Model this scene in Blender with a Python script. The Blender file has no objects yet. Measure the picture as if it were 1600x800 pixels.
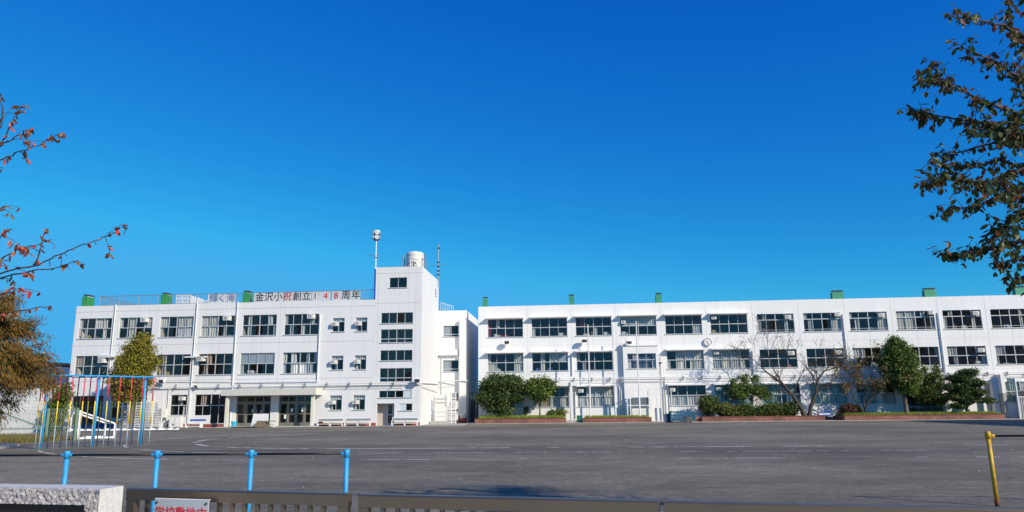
import bpy, math, random
from mathutils import Vector, Matrix
import numpy as np
S = bpy.context.scene
COL = S.collection
R = math.radians
random.seed(7)
rng = np.random.default_rng(7)

# ------------------------------------------------------------------ camera
F_PX, PITCH, YAW, ROLL, EYE = 1152.15, 0.2009, 0.08484, -0.010615, 1.6
_F = Vector((-math.sin(YAW)*math.cos(PITCH), math.cos(YAW)*math.cos(PITCH), math.sin(PITCH)))
_R0 = Vector((math.cos(YAW), math.sin(YAW), 0)); _U0 = _R0.cross(_F)
_R = _R0*math.cos(ROLL)+_U0*math.sin(ROLL); _U = -_R0*math.sin(ROLL)+_U0*math.cos(ROLL)
cam = bpy.data.objects.new('camera', bpy.data.cameras.new('camera'))
COL.objects.link(cam)
m = Matrix((_R, _U, -_F)).transposed().to_4x4(); m.translation = (0, 0, EYE)
cam.matrix_world = m
cam.data.sensor_width = 36; cam.data.lens = F_PX/1600*36
cam.data.clip_start = .05; cam.data.clip_end = 5000
S.camera = cam
def at(px, py, Y):
    """point of the plane at depth Y seen at a photo position (measuring aid)"""
    d = _R*((px-800)/F_PX) - _U*((py-400)/F_PX) + _F
    t = Y/d.y
    return Vector((d.x*t, Y, EYE+d.z*t))
# ------------------------------------------------------------------ world and sun
SUN_AZ, SUN_EL = R(52), R(28)          # from -Y towards +X
W = bpy.data.worlds.new('World'); S.world = W; W.use_nodes = True
nt = W.node_tree; nt.nodes.clear()
sky = nt.nodes.new('ShaderNodeTexSky'); sky.sky_type = 'NISHITA'; sky.sun_disc = False
sky.sun_elevation = SUN_EL; sky.sun_rotation = math.pi-SUN_AZ
sky.altitude = 0; sky.air_density = 1.0; sky.dust_density = 0.2; sky.ozone_density = 3.5
# the camera's deep, saturated rendering of the blue: one power curve per channel, capped so no part of the sky flares
sep = nt.nodes.new('ShaderNodeSeparateColor'); com = nt.nodes.new('ShaderNodeCombineColor'); nt.links.new(sky.outputs[0], sep.inputs[0])
for ci, (cap, gm_, k_) in enumerate(((3.0, 2.35, .048), (4.3, 1.27, .675), (6.7, .58, 2.80))):
    a_ = nt.nodes.new('ShaderNodeMath'); a_.operation = 'MINIMUM'; a_.inputs[1].default_value = cap; nt.links.new(sep.outputs[ci], a_.inputs[0])
    b_ = nt.nodes.new('ShaderNodeMath'); b_.operation = 'POWER'; b_.inputs[1].default_value = gm_; nt.links.new(a_.outputs[0], b_.inputs[0])
    c_ = nt.nodes.new('ShaderNodeMath'); c_.operation = 'MULTIPLY'; c_.inputs[1].default_value = k_; nt.links.new(b_.outputs[0], c_.inputs[0]); nt.links.new(c_.outputs[0], com.inputs[ci])
bg = nt.nodes.new('ShaderNodeBackground'); bg.inputs['Strength'].default_value = .10
wo = nt.nodes.new('ShaderNodeOutputWorld')
nt.links.new(com.outputs[0], bg.inputs[0]); nt.links.new(bg.outputs[0], wo.inputs[0])
sl = bpy.data.lights.new('sun', 'SUN'); sl.energy = 5.0; sl.angle = R(.5); sl.color = (1, .90, .735)
so = bpy.data.objects.new('sun', sl); COL.objects.link(so)
sd = Vector((math.sin(SUN_AZ)*math.cos(SUN_EL), -math.cos(SUN_AZ)*math.cos(SUN_EL), math.sin(SUN_EL)))
so.rotation_euler = sd.to_track_quat('Z', 'Y').to_euler()
so.location = sd*50
S.view_settings.view_transform = 'Standard'; S.view_settings.look = 'None'
S.view_settings.exposure = 0.0; S.view_settings.gamma = 1; S.view_settings.use_curve_mapping = False
S.cycles.transparent_max_bounces = 24
S.cycles.max_bounces = 8

# ------------------------------------------------------------------ materials
MATS = {}
def mat(name, col, rough=.7, metal=0, var=.0, vscale=3, bump=0, bscale=30, spec=.5, col2=None, stretch=None, trans=0, rand=None, island=None, dirt=0):
    if name in MATS: return MATS[name]
    M = bpy.data.materials.new(name); M.use_nodes = True; t = M.node_tree; N = t.nodes; L = t.links
    b = N['Principled BSDF']; b.inputs['Roughness'].default_value = rough; b.inputs['Metallic'].default_value = metal
    b.inputs['Specular IOR Level'].default_value = spec
    geo = N.new('ShaderNodeNewGeometry')
    src = geo.outputs['Position']
    if stretch:
        mp = N.new('ShaderNodeMapping'); mp.inputs['Scale'].default_value = stretch; L.new(src, mp.inputs[0]); src = mp.outputs[0]
    c = None
    if var or col2:
        n = N.new('ShaderNodeTexNoise'); n.inputs['Scale'].default_value = vscale; n.inputs['Detail'].default_value = 6; n.inputs['Roughness'].default_value = .6
        L.new(src, n.inputs['Vector'])
        mx = N.new('ShaderNodeMix'); mx.data_type = 'RGBA'
        ca = [max(0, v*(1-var)) for v in col]; cb = col2 or [min(1, v*(1+var)) for v in col]
        if col2: ca = col
        mr = N.new('ShaderNodeMapRange'); mr.inputs[1].default_value = .3; mr.inputs[2].default_value = .7
        L.new(n.outputs[0], mr.inputs[0]); L.new(mr.outputs[0], mx.inputs[0])
        mx.inputs[6].default_value = (*ca, 1); mx.inputs[7].default_value = (*cb, 1); c = mx.outputs[2]
    if rand or island:
        cols = rand or island
        rp = N.new('ShaderNodeValToRGB'); rp.color_ramp.interpolation = 'LINEAR'
        e = rp.color_ramp.elements
        while len(e) < len(cols): e.new(.5)
        for i, k in enumerate(cols): e[i].position = i/(len(cols)-1); e[i].color = (*k, 1)
        if rand:
            oi = N.new('ShaderNodeObjectInfo'); L.new(oi.outputs['Random'], rp.inputs[0])
        else: L.new(geo.outputs['Random Per Island'], rp.inputs[0])
        c = rp.outputs[0]
    if dirt:
        # rain streaks: noise stretched down the wall, a property of the paint
        mp = N.new('ShaderNodeMapping'); mp.inputs['Scale'].default_value = (2.6, 2.6, .12); L.new(geo.outputs['Position'], mp.inputs[0])
        n2 = N.new('ShaderNodeTexNoise'); n2.inputs['Scale'].default_value = 1.6; n2.inputs['Detail'].default_value = 7; L.new(mp.outputs[0], n2.inputs['Vector'])
        m2 = N.new('ShaderNodeMapRange'); m2.inputs[1].default_value = .52; m2.inputs[2].default_value = .78; m2.inputs[3].default_value = 0; m2.inputs[4].default_value = dirt
        L.new(n2.outputs[0], m2.inputs[0])
        x2 = N.new('ShaderNodeMix'); x2.data_type = 'RGBA'; x2.inputs[7].default_value = (.40, .385, .36, 1)
        L.new(m2.outputs[0], x2.inputs[0])
        if c: L.new(c, x2.inputs[6])
        else: x2.inputs[6].default_value = (*col, 1)
        c = x2.outputs[2]
    if c: L.new(c, b.inputs['Base Color'])
    else: b.inputs['Base Color'].default_value = (*col, 1)
    if bump:
        nb = N.new('ShaderNodeTexNoise'); nb.inputs['Scale'].default_value = bscale; nb.inputs['Detail'].default_value = 4; L.new(geo.outputs['Position'], nb.inputs['Vector'])
        bp = N.new('ShaderNodeBump'); bp.inputs['Strength'].default_value = bump; bp.inputs['Distance'].default_value = .02
        L.new(nb.outputs[0], bp.inputs['Height']); L.new(bp.outputs[0], b.inputs['Normal'])
    if trans:
        tr = N.new('ShaderNodeBsdfTranslucent'); mxs = N.new('ShaderNodeMixShader'); mxs.inputs[0].default_value = trans
        if c: L.new(c, tr.inputs[0])
        else: tr.inputs[0].default_value = (*col, 1)
        L.new(b.outputs[0], mxs.inputs[1]); L.new(tr.outputs[0], mxs.inputs[2]); L.new(mxs.outputs[0], N['Material Output'].inputs[0])
    MATS[name] = M; return M

def glass(name, tint, gloss_rough=.01):
    M = bpy.data.materials.new(name); M.use_nodes = True; t = M.node_tree; N = t.nodes; L = t.links; N.remove(N['Principled BSDF'])
    tr = N.new('ShaderNodeBsdfTransparent'); tr.inputs[0].default_value = (*tint, 1)
    g = N.new('ShaderNodeBsdfGlossy'); g.inputs['Roughness'].default_value = gloss_rough
    lw = N.new('ShaderNodeLayerWeight'); lw.inputs[0].default_value = .5      # facing: the same from both sides of the pane
    pw = N.new('ShaderNodeMath'); pw.operation = 'POWER'; pw.inputs[1].default_value = 5; L.new(lw.outputs['Facing'], pw.inputs[0])
    mr = N.new('ShaderNodeMath'); mr.operation = 'MULTIPLY_ADD'; mr.inputs[1].default_value = .93; mr.inputs[2].default_value = .038
    L.new(pw.outputs[0], mr.inputs[0])
    mx = N.new('ShaderNodeMixShader'); L.new(mr.outputs[0], mx.inputs[0]); L.new(tr.outputs[0], mx.inputs[1]); L.new(g.outputs[0], mx.inputs[2])
    L.new(mx.outputs[0], N['Material Output'].inputs[0]); return M
GLASS = glass('window_glass', (.90, .91, .92)); GLASS_G = glass('green_window_glass', (.80, .87, .86))
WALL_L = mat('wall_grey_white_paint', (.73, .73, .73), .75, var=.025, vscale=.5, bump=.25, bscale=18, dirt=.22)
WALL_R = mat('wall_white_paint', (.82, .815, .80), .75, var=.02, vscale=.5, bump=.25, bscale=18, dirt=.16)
CANOPY = mat('canopy_beige_paint', (.60, .585, .53), .7, var=.04, dirt=.25)
PLINTH = mat('plinth_red_paint', (.33, .06, .035), .6, var=.15, vscale=4)
INNER = mat('room_paint', (.52, .46, .41), .9)
ROOMFLOOR = mat('room_floor', (.26, .20, .14), .7)
ROOF = mat('roof_grey', (.35, .35, .34), .9, var=.1)
ALU = mat('aluminium_frame', (.56, .58, .59), .45, metal=.25)
BRNFR = mat('bronze_door_frame', (.24, .22, .18), .4, metal=.3)
CURT = mat('curtain_cream', (.86, .83, .74), .9, trans=.25)
CURTW = mat('curtain_white', (.90, .90, .88), .9, trans=.25)
CURTG = mat('curtain_green', (.50, .66, .56), .9, trans=.25)
CURTP = mat('curtain_peach', (.60, .48, .40), .9, trans=.25)
CURTR = mat('curtain_red', (.42, .05, .06), .9, trans=.2)
BLIND = mat('blind_grey_blue', (.42, .47, .52), .7)
WHITE = mat('white_paint', (.80, .80, .79), .5, var=.03, vscale=5)
WORN = mat('worn_white_paint', (.74, .73, .70), .6, var=.12, vscale=7)
PIPEM = mat('pipe_white_plastic', (.72, .72, .71), .5, dirt=.2)
SHADEG = mat('grey_steel', (.30, .31, .32), .5, metal=.4)
DARK = mat('dark_steel', (.05, .055, .06), .5, metal=.3)
BLACK = mat('black_bar_steel', (.018, .018, .02), .45, metal=.5)
GREENL = mat('duct_green_paint', (.035, .26, .07), .6, var=.08)
GREENR = mat('duct_teal_green_paint', (.035, .28, .15), .6, var=.1, dirt=.2)
BLUEP = mat('pole_blue_paint', (.03, .34, .68), .5, var=.16, vscale=22, bump=.25, bscale=60)
BLUEW = mat('worn_blue_paint', (.18, .42, .58), .55, col2=(.42, .36, .32), vscale=6)
REDP = mat('pole_red_paint', (.66, .03, .08), .45, var=.12, vscale=7)
YELP = mat('pole_yellow_paint', (.85, .60, .02), .45, var=.1, vscale=7)
YELB = mat('bar_yellow_paint', (.74, .46, .01), .5, col2=(.42, .22, .03), vscale=14, bump=.3, bscale=60)
TEAL = mat('teal_paint', (.015, .12, .16), .5, var=.1)
ASPH = None
GRAVELP = mat('concrete_apron', (.36, .33, .29), .9, var=.15, vscale=2.5, bump=.4, bscale=25)
CONC = mat('concrete', (.42, .41, .38), .9, var=.12, vscale=3, bump=.3)
TRUNK = mat('bark', (.062, .047, .036), .9, var=.35, vscale=12, bump=.8, bscale=40)
TRUNKG = mat('grey_bark', (.15, .12, .09), .9, var=.3, vscale=9, bump=.8, bscale=30)
TWIG = mat('twig_bark', (.055, .035, .035), .8, var=.3, vscale=30)
GRASS = mat('grass_blades', (.1, .2, .03), .8, island=[(.15, .25, .03), (.26, .38, .04), (.36, .42, .06), (.40, .36, .12)], trans=.3)
SOIL = mat('soil', (.13, .10, .065), .95, var=.3, vscale=5, bump=.6)
BLUEOBJ = mat('blue_plastic', (.02, .09, .42), .5)
CYANOBJ = mat('cyan_plastic', (.04, .42, .62), .4)
BUILDBLUE = mat('navy_siding', (.05, .09, .20), .6, var=.08)
PAPER = mat('paper_white', (.8, .8, .78), .8)
LETB = mat('black_lettering', (.04, .04, .045), .7)
LETR = mat('red_lettering', (.55, .03, .04), .7)
LETBL = mat('blue_lettering', (.14, .22, .40), .7)
TANK = mat('tank_cream', (.70, .68, .62), .5, var=.05, dirt=.35)

def asphalt():
    M = bpy.data.materials.new('asphalt'); M.use_nodes = True; t = M.node_tree; N = t.nodes; L = t.links; b = N['Principled BSDF']
    geo = N.new('ShaderNodeNewGeometry')
    def noise(sc, det, scale=(1, 1, 1), ro=.6):
        mp = N.new('ShaderNodeMapping'); mp.inputs['Scale'].default_value = scale; L.new(geo.outputs['Position'], mp.inputs[0])
        n = N.new('ShaderNodeTexNoise'); n.inputs['Scale'].default_value = sc; n.inputs['Detail'].default_value = det; n.inputs['Roughness'].default_value = ro
        L.new(mp.outputs[0], n.inputs['Vector']); return n.outputs[0]
    def mp(x, a, b_, c, d):
        r = N.new('ShaderNodeMapRange'); r.inputs[1].default_value = a; r.inputs[2].default_value = b_; r.inputs[3].default_value = c; r.inputs[4].default_value = d
        L.new(x, r.inputs[0]); return r.outputs[0]
    def mul(x, y):
        q = N.new('ShaderNodeMath'); q.operation = 'MULTIPLY'; L.new(x, q.inputs[0]); L.new(y, q.inputs[1]); return q.outputs[0]
    big = mp(noise(.09, 7, (1, 1.6, 1), .62), .40, .60, .74, 1.24)
    mid = mp(noise(1.1, 9, (.7, 1.2, 1), .78), .36, .64, .74, 1.22)
    fine = mp(noise(55, 3), .25, .75, .78, 1.22)
    patch = mp(noise(.2, 8, (.5, 1.2, 1), .75), .54, .66, 1, .78)
    # the trodden running lane: a ragged darker belt along the track lines
    sx = N.new('ShaderNodeSeparateXYZ'); L.new(geo.outputs['Position'], sx.inputs[0])
    ds = N.new('ShaderNodeMath'); ds.operation = 'SUBTRACT'; ds.inputs[1].default_value = 27.3; L.new(sx.outputs[1], ds.inputs[0])
    ab = N.new('ShaderNodeMath'); ab.operation = 'ABSOLUTE'; L.new(ds.outputs[0], ab.inputs[0])
    nn_ = N.new('ShaderNodeMath'); nn_.operation = 'MULTIPLY_ADD'; nn_.inputs[1].default_value = 9; L.new(noise(.16, 6, (.5, 1, 1), .7), nn_.inputs[0]); L.new(ab.outputs[0], nn_.inputs[2])
    belt = mp(nn_.outputs[0], 4.8, 8.2, .74, 1)
    grit = mp(noise(7, 8, (.8, 1.2, 1), .85), .38, .62, .60, 1.42)
    v = mul(mul(mul(mul(big, mid), mul(fine, grit)), patch), belt)
    cc = N.new('ShaderNodeMix'); cc.data_type = 'RGBA'; cc.blend_type = 'MULTIPLY'; cc.inputs[0].default_value = 1
    cc.inputs[6].default_value = (.186, .163, .123, 1); L.new(v, cc.inputs[7]); L.new(cc.outputs[2], b.inputs['Base Color'])
    b.inputs['Roughness'].default_value = .85; b.inputs['Specular IOR Level'].default_value = .35
    bp = N.new('ShaderNodeBump'); bp.inputs['Strength'].default_value = .6; bp.inputs['Distance'].default_value = .01
    L.new(noise(70, 4), bp.inputs['Height']); L.new(bp.outputs[0], b.inputs['Normal'])
    return M
ASPH = asphalt()
def chalk():
    M = bpy.data.materials.new('worn_line_paint'); M.use_nodes = True; t = M.node_tree; N = t.nodes; L = t.links; b = N['Principled BSDF']
    b.inputs['Base Color'].default_value = (.62, .60, .56, 1); b.inputs['Roughness'].default_value = .9
    geo = N.new('ShaderNodeNewGeometry')
    n = N.new('ShaderNodeTexNoise'); n.inputs['Scale'].default_value = .38; n.inputs['Detail'].default_value = 12; n.inputs['Roughness'].default_value = .78
    L.new(geo.outputs['Position'], n.inputs['Vector'])
    r = N.new('ShaderNodeMapRange'); r.inputs[1].default_value = .49; r.inputs[2].default_value = .53; r.inputs[3].default_value = 0; r.inputs[4].default_value = 1
    L.new(n.outputs[0], r.inputs[0])
    tr = N.new('ShaderNodeBsdfTransparent'); mx = N.new('ShaderNodeMixShader'); L.new(r.outputs[0], mx.inputs[0]); L.new(tr.outputs[0], mx.inputs[1]); L.new(b.outputs[0], mx.inputs[2])
    L.new(mx.outputs[0], N['Material Output'].inputs[0]); return M
CHALK = chalk()
def brickmat():
    M = bpy.data.materials.new('red_brick'); M.use_nodes = True; t = M.node_tree; N = t.nodes; L = t.links; b = N['Principled BSDF']
    geo = N.new('ShaderNodeNewGeometry'); sp = N.new('ShaderNodeSeparateXYZ'); L.new(geo.outputs['Position'], sp.inputs[0])
    ad = N.new('ShaderNodeMath'); L.new(sp.outputs[0], ad.inputs[0]); L.new(sp.outputs[1], ad.inputs[1])
    cb = N.new('ShaderNodeCombineXYZ'); L.new(ad.outputs[0], cb.inputs[0]); L.new(sp.outputs[2], cb.inputs[1])
    bt = N.new('ShaderNodeTexBrick'); bt.inputs['Scale'].default_value = 1; bt.inputs['Brick Width'].default_value = .22; bt.inputs['Row Height'].default_value = .075
    bt.inputs['Mortar Size'].default_value = .008; bt.inputs['Color1'].default_value = (.30, .10, .065, 1); bt.inputs['Color2'].default_value = (.20, .066, .048, 1); bt.inputs['Mortar'].default_value = (.22, .17, .14, 1)
    L.new(cb.outputs[0], bt.inputs[0])
    n = N.new('ShaderNodeTexNoise'); n.inputs['Scale'].default_value = 1.2; n.inputs['Detail'].default_value = 6; L.new(geo.outputs['Position'], n.inputs['Vector'])
    mr = N.new('ShaderNodeMapRange'); mr.inputs[1].default_value = .3; mr.inputs[2].default_value = .7; mr.inputs[3].default_value = .65; mr.inputs[4].default_value = 1.25; L.new(n.outputs[0], mr.inputs[0])
    cc = N.new('ShaderNodeMix'); cc.data_type = 'RGBA'; cc.blend_type = 'MULTIPLY'; cc.inputs[0].default_value = 1; L.new(bt.outputs[0], cc.inputs[6]); L.new(mr.outputs[0], cc.inputs[7])
    L.new(cc.outputs[2], b.inputs['Base Color']); b.inputs['Roughness'].default_value = .85; return M
BRICK = brickmat()
def granite():
    M = bpy.data.materials.new('shaded_split_granite'); M.use_nodes = True; t = M.node_tree; N = t.nodes; L = t.links; b = N['Principled BSDF']
    geo = N.new('ShaderNodeNewGeometry'); v = N.new('ShaderNodeTexNoise'); v.inputs['Scale'].default_value = 95; v.inputs['Detail'].default_value = 6; v.inputs['Roughness'].default_value = .7; L.new(geo.outputs['Position'], v.inputs['Vector'])
    rp = N.new('ShaderNodeValToRGB'); e = rp.color_ramp.elements; e[0].position = .32; e[0].color = (.11, .09, .09, 1); e[1].position = .62; e[1].color = (.52, .48, .46, 1); L.new(v.outputs[0], rp.inputs[0]); L.new(rp.outputs[0], b.inputs['Base Color'])  # rough stone, darkened to hold the shade of the less lit front
    b.inputs['Roughness'].default_value = .8; return M
GRAN = granite()
GRANS = mat('sunlit_sawn_granite', (.62, .60, .57), .75, var=.12, vscale=60, bump=.4, bscale=120)  # paler copy of the stone, sunlight on top and end put into the colour
GATE = mat('bronze_steel', (.27, .20, .135), .40, metal=.85, var=.1, vscale=3)
SIGNW = mat('sign_board_paint', (.42, .45, .47), .35)

# ------------------------------------------------------------------ building blocks
def wloc(o):
    v = Vector((0, 0, 0))
    while o: v += o.location; o = o.parent
    return v
def tag(o, label=None, cat=None, group=None, kind=None):
    if label: o['label'] = label
    if cat: o['category'] = cat
    if group: o['group'] = group
    if kind: o['kind'] = kind
    return o
def thing(name, label, cat, loc=(0, 0, 0), group=None, rz=0):
    o = bpy.data.objects.new(name, None); o.empty_display_size = .2; COL.objects.link(o); o.location = loc; o.rotation_euler.z = rz
    return tag(o, label, cat, group)
def put(name, me, parent, loc=(0, 0, 0), rz=0):
    o = bpy.data.objects.new(name, me); COL.objects.link(o); o.location = loc
    if rz: o.rotation_euler.z = rz
    o.parent = parent; return o
def copy_tree(o, parent=None):
    c = o.copy(); COL.objects.link(c); c.parent = parent
    for ch in list(o.children): copy_tree(ch, c)
    return c
def spawn(proto, loc, rz, label, first):
    o = proto if first else copy_tree(proto)
    o.location = loc; o.rotation_euler.z = rz; o['label'] = label; return o

class MB:
    def __init__(s): s.v = []; s.f = []; s.smooth = False
    def box(s, x0, x1, y0, y1, z0, z1):
        n = len(s.v)
        s.v += [(x0, y0, z0), (x1, y0, z0), (x1, y1, z0), (x0, y1, z0), (x0, y0, z1), (x1, y0, z1), (x1, y1, z1), (x0, y1, z1)]
        s.f += [tuple(n+i for i in q) for q in ((0, 3, 2, 1), (4, 5, 6, 7), (0, 1, 5, 4), (1, 2, 6, 5), (2, 3, 7, 6), (3, 0, 4, 7))]; return s
    def quad(s, *p):
        n = len(s.v); s.v += [tuple(q) for q in p]; s.f.append(tuple(range(n, n+len(p)))); return s
    def prism(s, pts, axis, a, b):
        """extrude a 2D outline; axis 'x': pts are (y,z); 'z': (x,y); 'y': (x,z)"""
        k = len(pts); n = len(s.v)
        def mk(p, t): return {'x': (t, p[0], p[1]), 'y': (p[0], t, p[1]), 'z': (p[0], p[1], t)}[axis]
        s.v += [mk(p, a) for p in pts]+[mk(p, b) for p in pts]
        s.f += [tuple(range(n+k-1, n-1, -1)), tuple(range(n+k, n+2*k))]+[(n+i, n+(i+1) % k, n+k+(i+1) % k, n+k+i) for i in range(k)]; return s
    def tube(s, pts, rad, n=8, cap=True):
        pts = [Vector(p) for p in pts]; rads = rad if isinstance(rad, (list, tuple)) else [rad]*len(pts)
        base = len(s.v)
        for i, p in enumerate(pts):
            d = (pts[min(i+1, len(pts)-1)]-pts[max(i-1, 0)])
            if d.length < 1e-9: d = Vector((0, 0, 1))
            d.normalize(); a = d.cross(Vector((0, 0, 1)))
            if a.length < .1: a = d.cross(Vector((0, 1, 0)))
            a.normalize(); b = d.cross(a)
            for k in range(n):
                t = 2*math.pi*k/n+math.pi/n
                s.v.append(tuple(p+a*math.cos(t)*rads[i]+b*math.sin(t)*rads[i]))
        for i in range(len(pts)-1):
            for k in range(n):
                q = base+i*n; s.f.append((q+k, q+(k+1) % n, q+n+(k+1) % n, q+n+k))
        if cap:
            s.f.append(tuple(base+k for k in range(n-1, -1, -1))); q = base+(len(pts)-1)*n; s.f.append(tuple(q+k for k in range(n)))
        return s
    def bar(s, p, q, w, h=None):
        """square bar"""
        s.tube([p, q], w*.7071, 4); return s
    def facade(s, x0, x1, z0, z1, y, holes, dep=.22):
        xs = sorted(set([x0, x1]+[h[0] for h in holes]+[h[1] for h in holes])); zs = sorted(set([z0, z1]+[h[2] for h in holes]+[h[3] for h in holes]))
        for i in range(len(xs)-1):
            for j in range(len(zs)-1):
                cx = (xs[i]+xs[i+1])/2; cz = (zs[j]+zs[j+1])/2
                if any(h[0] < cx < h[1] and h[2] < cz < h[3] for h in holes): continue
                s.quad((xs[i], y, zs[j]), (xs[i+1], y, zs[j]), (xs[i+1], y, zs[j+1]), (xs[i], y, zs[j+1]))
        for a, b, c, d in holes:
            s.quad((a, y, c), (a, y, d), (a, y+dep, d), (a, y+dep, c)); s.quad((b, y, c), (b, y+dep, c), (b, y+dep, d), (b, y, d))
            s.quad((a, y, d), (b, y, d), (b, y+dep, d), (a, y+dep, d)); s.quad((a, y, c), (a, y+dep, c), (b, y+dep, c), (b, y, c))
        return s
    def mesh(s, name, m, smooth=False):
        me = bpy.data.meshes.new(name); me.from_pydata(s.v, [], s.f); me.materials.append(m)
        if smooth or s.smooth: me.shade_smooth()
        me.update(); return me
    def build(s, name, m, parent=None, smooth=False):
        """vertices are world coordinates (or local to an unplaced prototype); origin goes to the centre"""
        a = [sum(v[i] for v in s.v)/len(s.v) for i in range(3)]
        c = Vector(a); s.v = [(v[0]-a[0], v[1]-a[1], v[2]-a[2]) for v in s.v]
        o = bpy.data.objects.new(name, s.mesh(name, m, smooth)); COL.objects.link(o)
        o.location = c-(wloc(parent) if parent else Vector((0, 0, 0))); o.parent = parent; return o
def struct(mb, name, m): return tag(mb.build(name, m), kind='structure')

def text_mesh(body, size, m, extrude=.004, bold=0, name='lettering'):
    cu = bpy.data.curves.new('t', 'FONT'); cu.body = body; cu.size = size; cu.extrude = extrude; cu.offset = bold; cu.align_x = 'CENTER'; cu.align_y = 'CENTER'; cu.resolution_u = 3
    o = bpy.data.objects.new('t', cu); COL.objects.link(o)
    dg = bpy.context.evaluated_depsgraph_get(); me = bpy.data.meshes.new_from_object(o.evaluated_get(dg)); me.name = name
    bpy.data.objects.remove(o); me.materials.clear(); me.materials.append(m)
    for v in me.vertices: x, y, z = v.co; v.co = (x, -z, y)
    me.update(); return me

# ------------------------------------------------------------------ ground
struct(MB().quad((-1500, -300, -.02), (1500, -300, -.02), (1500, 3000, -.02), (-1500, 3000, -.02)), 'ground', SOIL)
struct(MB().quad((-30, 3.95, 0), (80, 3.2, 0), (80, 71.4, 0), (-9.5, 71.4, 0), (-12, 63.7, 0), (-45, 62, 0), (-45, 41, 0), (-22, 25, 0), (-30, 15, 0)), 'schoolyard', ASPH)
struct(MB().quad((-12, -30, .004), (20, -30, .004), (20, 3.2, .004), (-12, 4.2, .004)), 'pavement', CONC)
struct(MB().box(-46, -9.9, 63.6, 66.45, -.1, .02), 'apron', GRAVELP)
struct(MB().quad((-12, 66.4, .022), (-9.9, 66.4, .022), (-9.9, 74.8, .022), (-12, 74.8, .022)).quad((-14.02, 66.4, .022), (-12, 66.4, .022), (-12, 74.8, .022), (-14.02, 74.8, .022)), 'apron', GRAVELP)
struct(MB().box(-9.9, 60, 69.2, 73.6, -.1, .05), 'walkway', GRAVELP)
dr = MB(); dr.box(-46, -12, 63.35, 63.6, -.05, .008); struct(dr, 'drain_channel', mat('drain_dark', (.07, .07, .07), .8))
# track lines: concentric ovals, worn
for rad in (10.9, 13.9, 17.2):
    mb = MB(); cx, cy = -9, 40.6; w = .13 if rad < 11 else .07
    P = [(46-i*1.0, cy-rad) for i in range(56)] + [(cx-math.sin(a)*rad, cy-math.cos(a)*rad) for a in [math.pi*k/40 for k in range(1, 41)]]
    for i in range(len(P)-1):
        a, b = Vector(P[i]), Vector(P[i+1]); d = (b-a).normalized(); n = Vector((-d.y, d.x))*w
        mb.quad((*(a-n), .006), (*(b-n), .006), (*(b+n), .006), (*(a+n), .006))
    struct(mb, 'track_line', CHALK)

# ------------------------------------------------------------------ windows
MESH = {}
def cached(key, fn):
    if key not in MESH: MESH[key] = fn()
    return MESH[key]
def frame_mesh(w, h, cols, rows, fr, safety, m):
    """rows: heights (fractions from the top) of the transoms"""
    b = MB(); t = .034; y0, y1 = .07, .14; e = .003
    b.box(e, w-e, y0, y1, e, t); b.box(e, w-e, y0, y1, h-t, h-e); b.box(e, t, y0+.002, y1, t, h-t); b.box(w-t, w-e, y0+.002, y1, t, h-t)
    for i in range(1, cols):
        x = w*i/cols; tw = .032 if (cols == 4 and i == 2) else .018
        b.box(x-tw, x+tw, y0-(.012 if tw > .03 else 0)+.004, y1, t, h-t)
    for r in rows:
        z = h*(1-r); b.box(t, w-t, y0+.008, y1-.002, z-.036, z+.036)
    if safety:
        b.box(t, w-t, y0-.03, y0-.004, h*safety-.015, h*safety+.015)
    return b.mesh('window_frame', m)
def pane_mesh(w, h, m):
    return MB().box(-w/2, w/2, -.003, .003, -h/2, h/2).mesh('pane', m)
def curtain_mesh(w, h, m, seed):
    b = MB(); n = max(6, int(w/.055)); r = random.Random(seed); zs = [0, h*.5, h]
    ph = [r.uniform(0, 6.28) for _ in range(4)]
    for j, z in enumerate(zs):
        for i in range(n+1):
            x = w*i/n; sway = (.04*math.sin(ph[3]+x*5))*(1-z/h)
            b.v.append((x+sway, .05*math.sin(x*26+ph[0])+.025*math.sin(x*57+ph[1]+z), z))
    for j in range(2):
        for i in range(n):
            q = j*(n+1)+i; b.f.append((q, q+1, q+n+2, q+n+1))
    return b.mesh('curtain', m, True)
CM = {'c': CURT, 'w': CURTW, 'g': CURTG, 'p': CURTP, 'r': CURTR, 't': CURTW}
WR = random.Random(11)
ITEMS = [((.35, .22, .30), (.10, .16, .34)), ((.5, .2, .22), (.45, .42, .36)), ((.28, .2, .42), (.28, .20, .13)), ((.6, .2, .16), (.10, .22, .14)), ((.3, .2, .35), (.42, .36, .10)), ((.42, .03, .34), (.6, .6, .56)), ((.25, .2, .25), (.40, .10, .08))]
def ITEM_ME(k):
    (a_, b_, c_), co = ITEMS[k]
    def mk():
        b = MB(); b.box(0, a_, 0, b_, 0, c_); b.box(a_+.03, a_+.03+a_*.4, 0, b_, 0, c_*.7); return b.mesh('shelf_item', mat('item_colour_%d' % k, co, .7))
    return cached(('item', k), mk)
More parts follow.
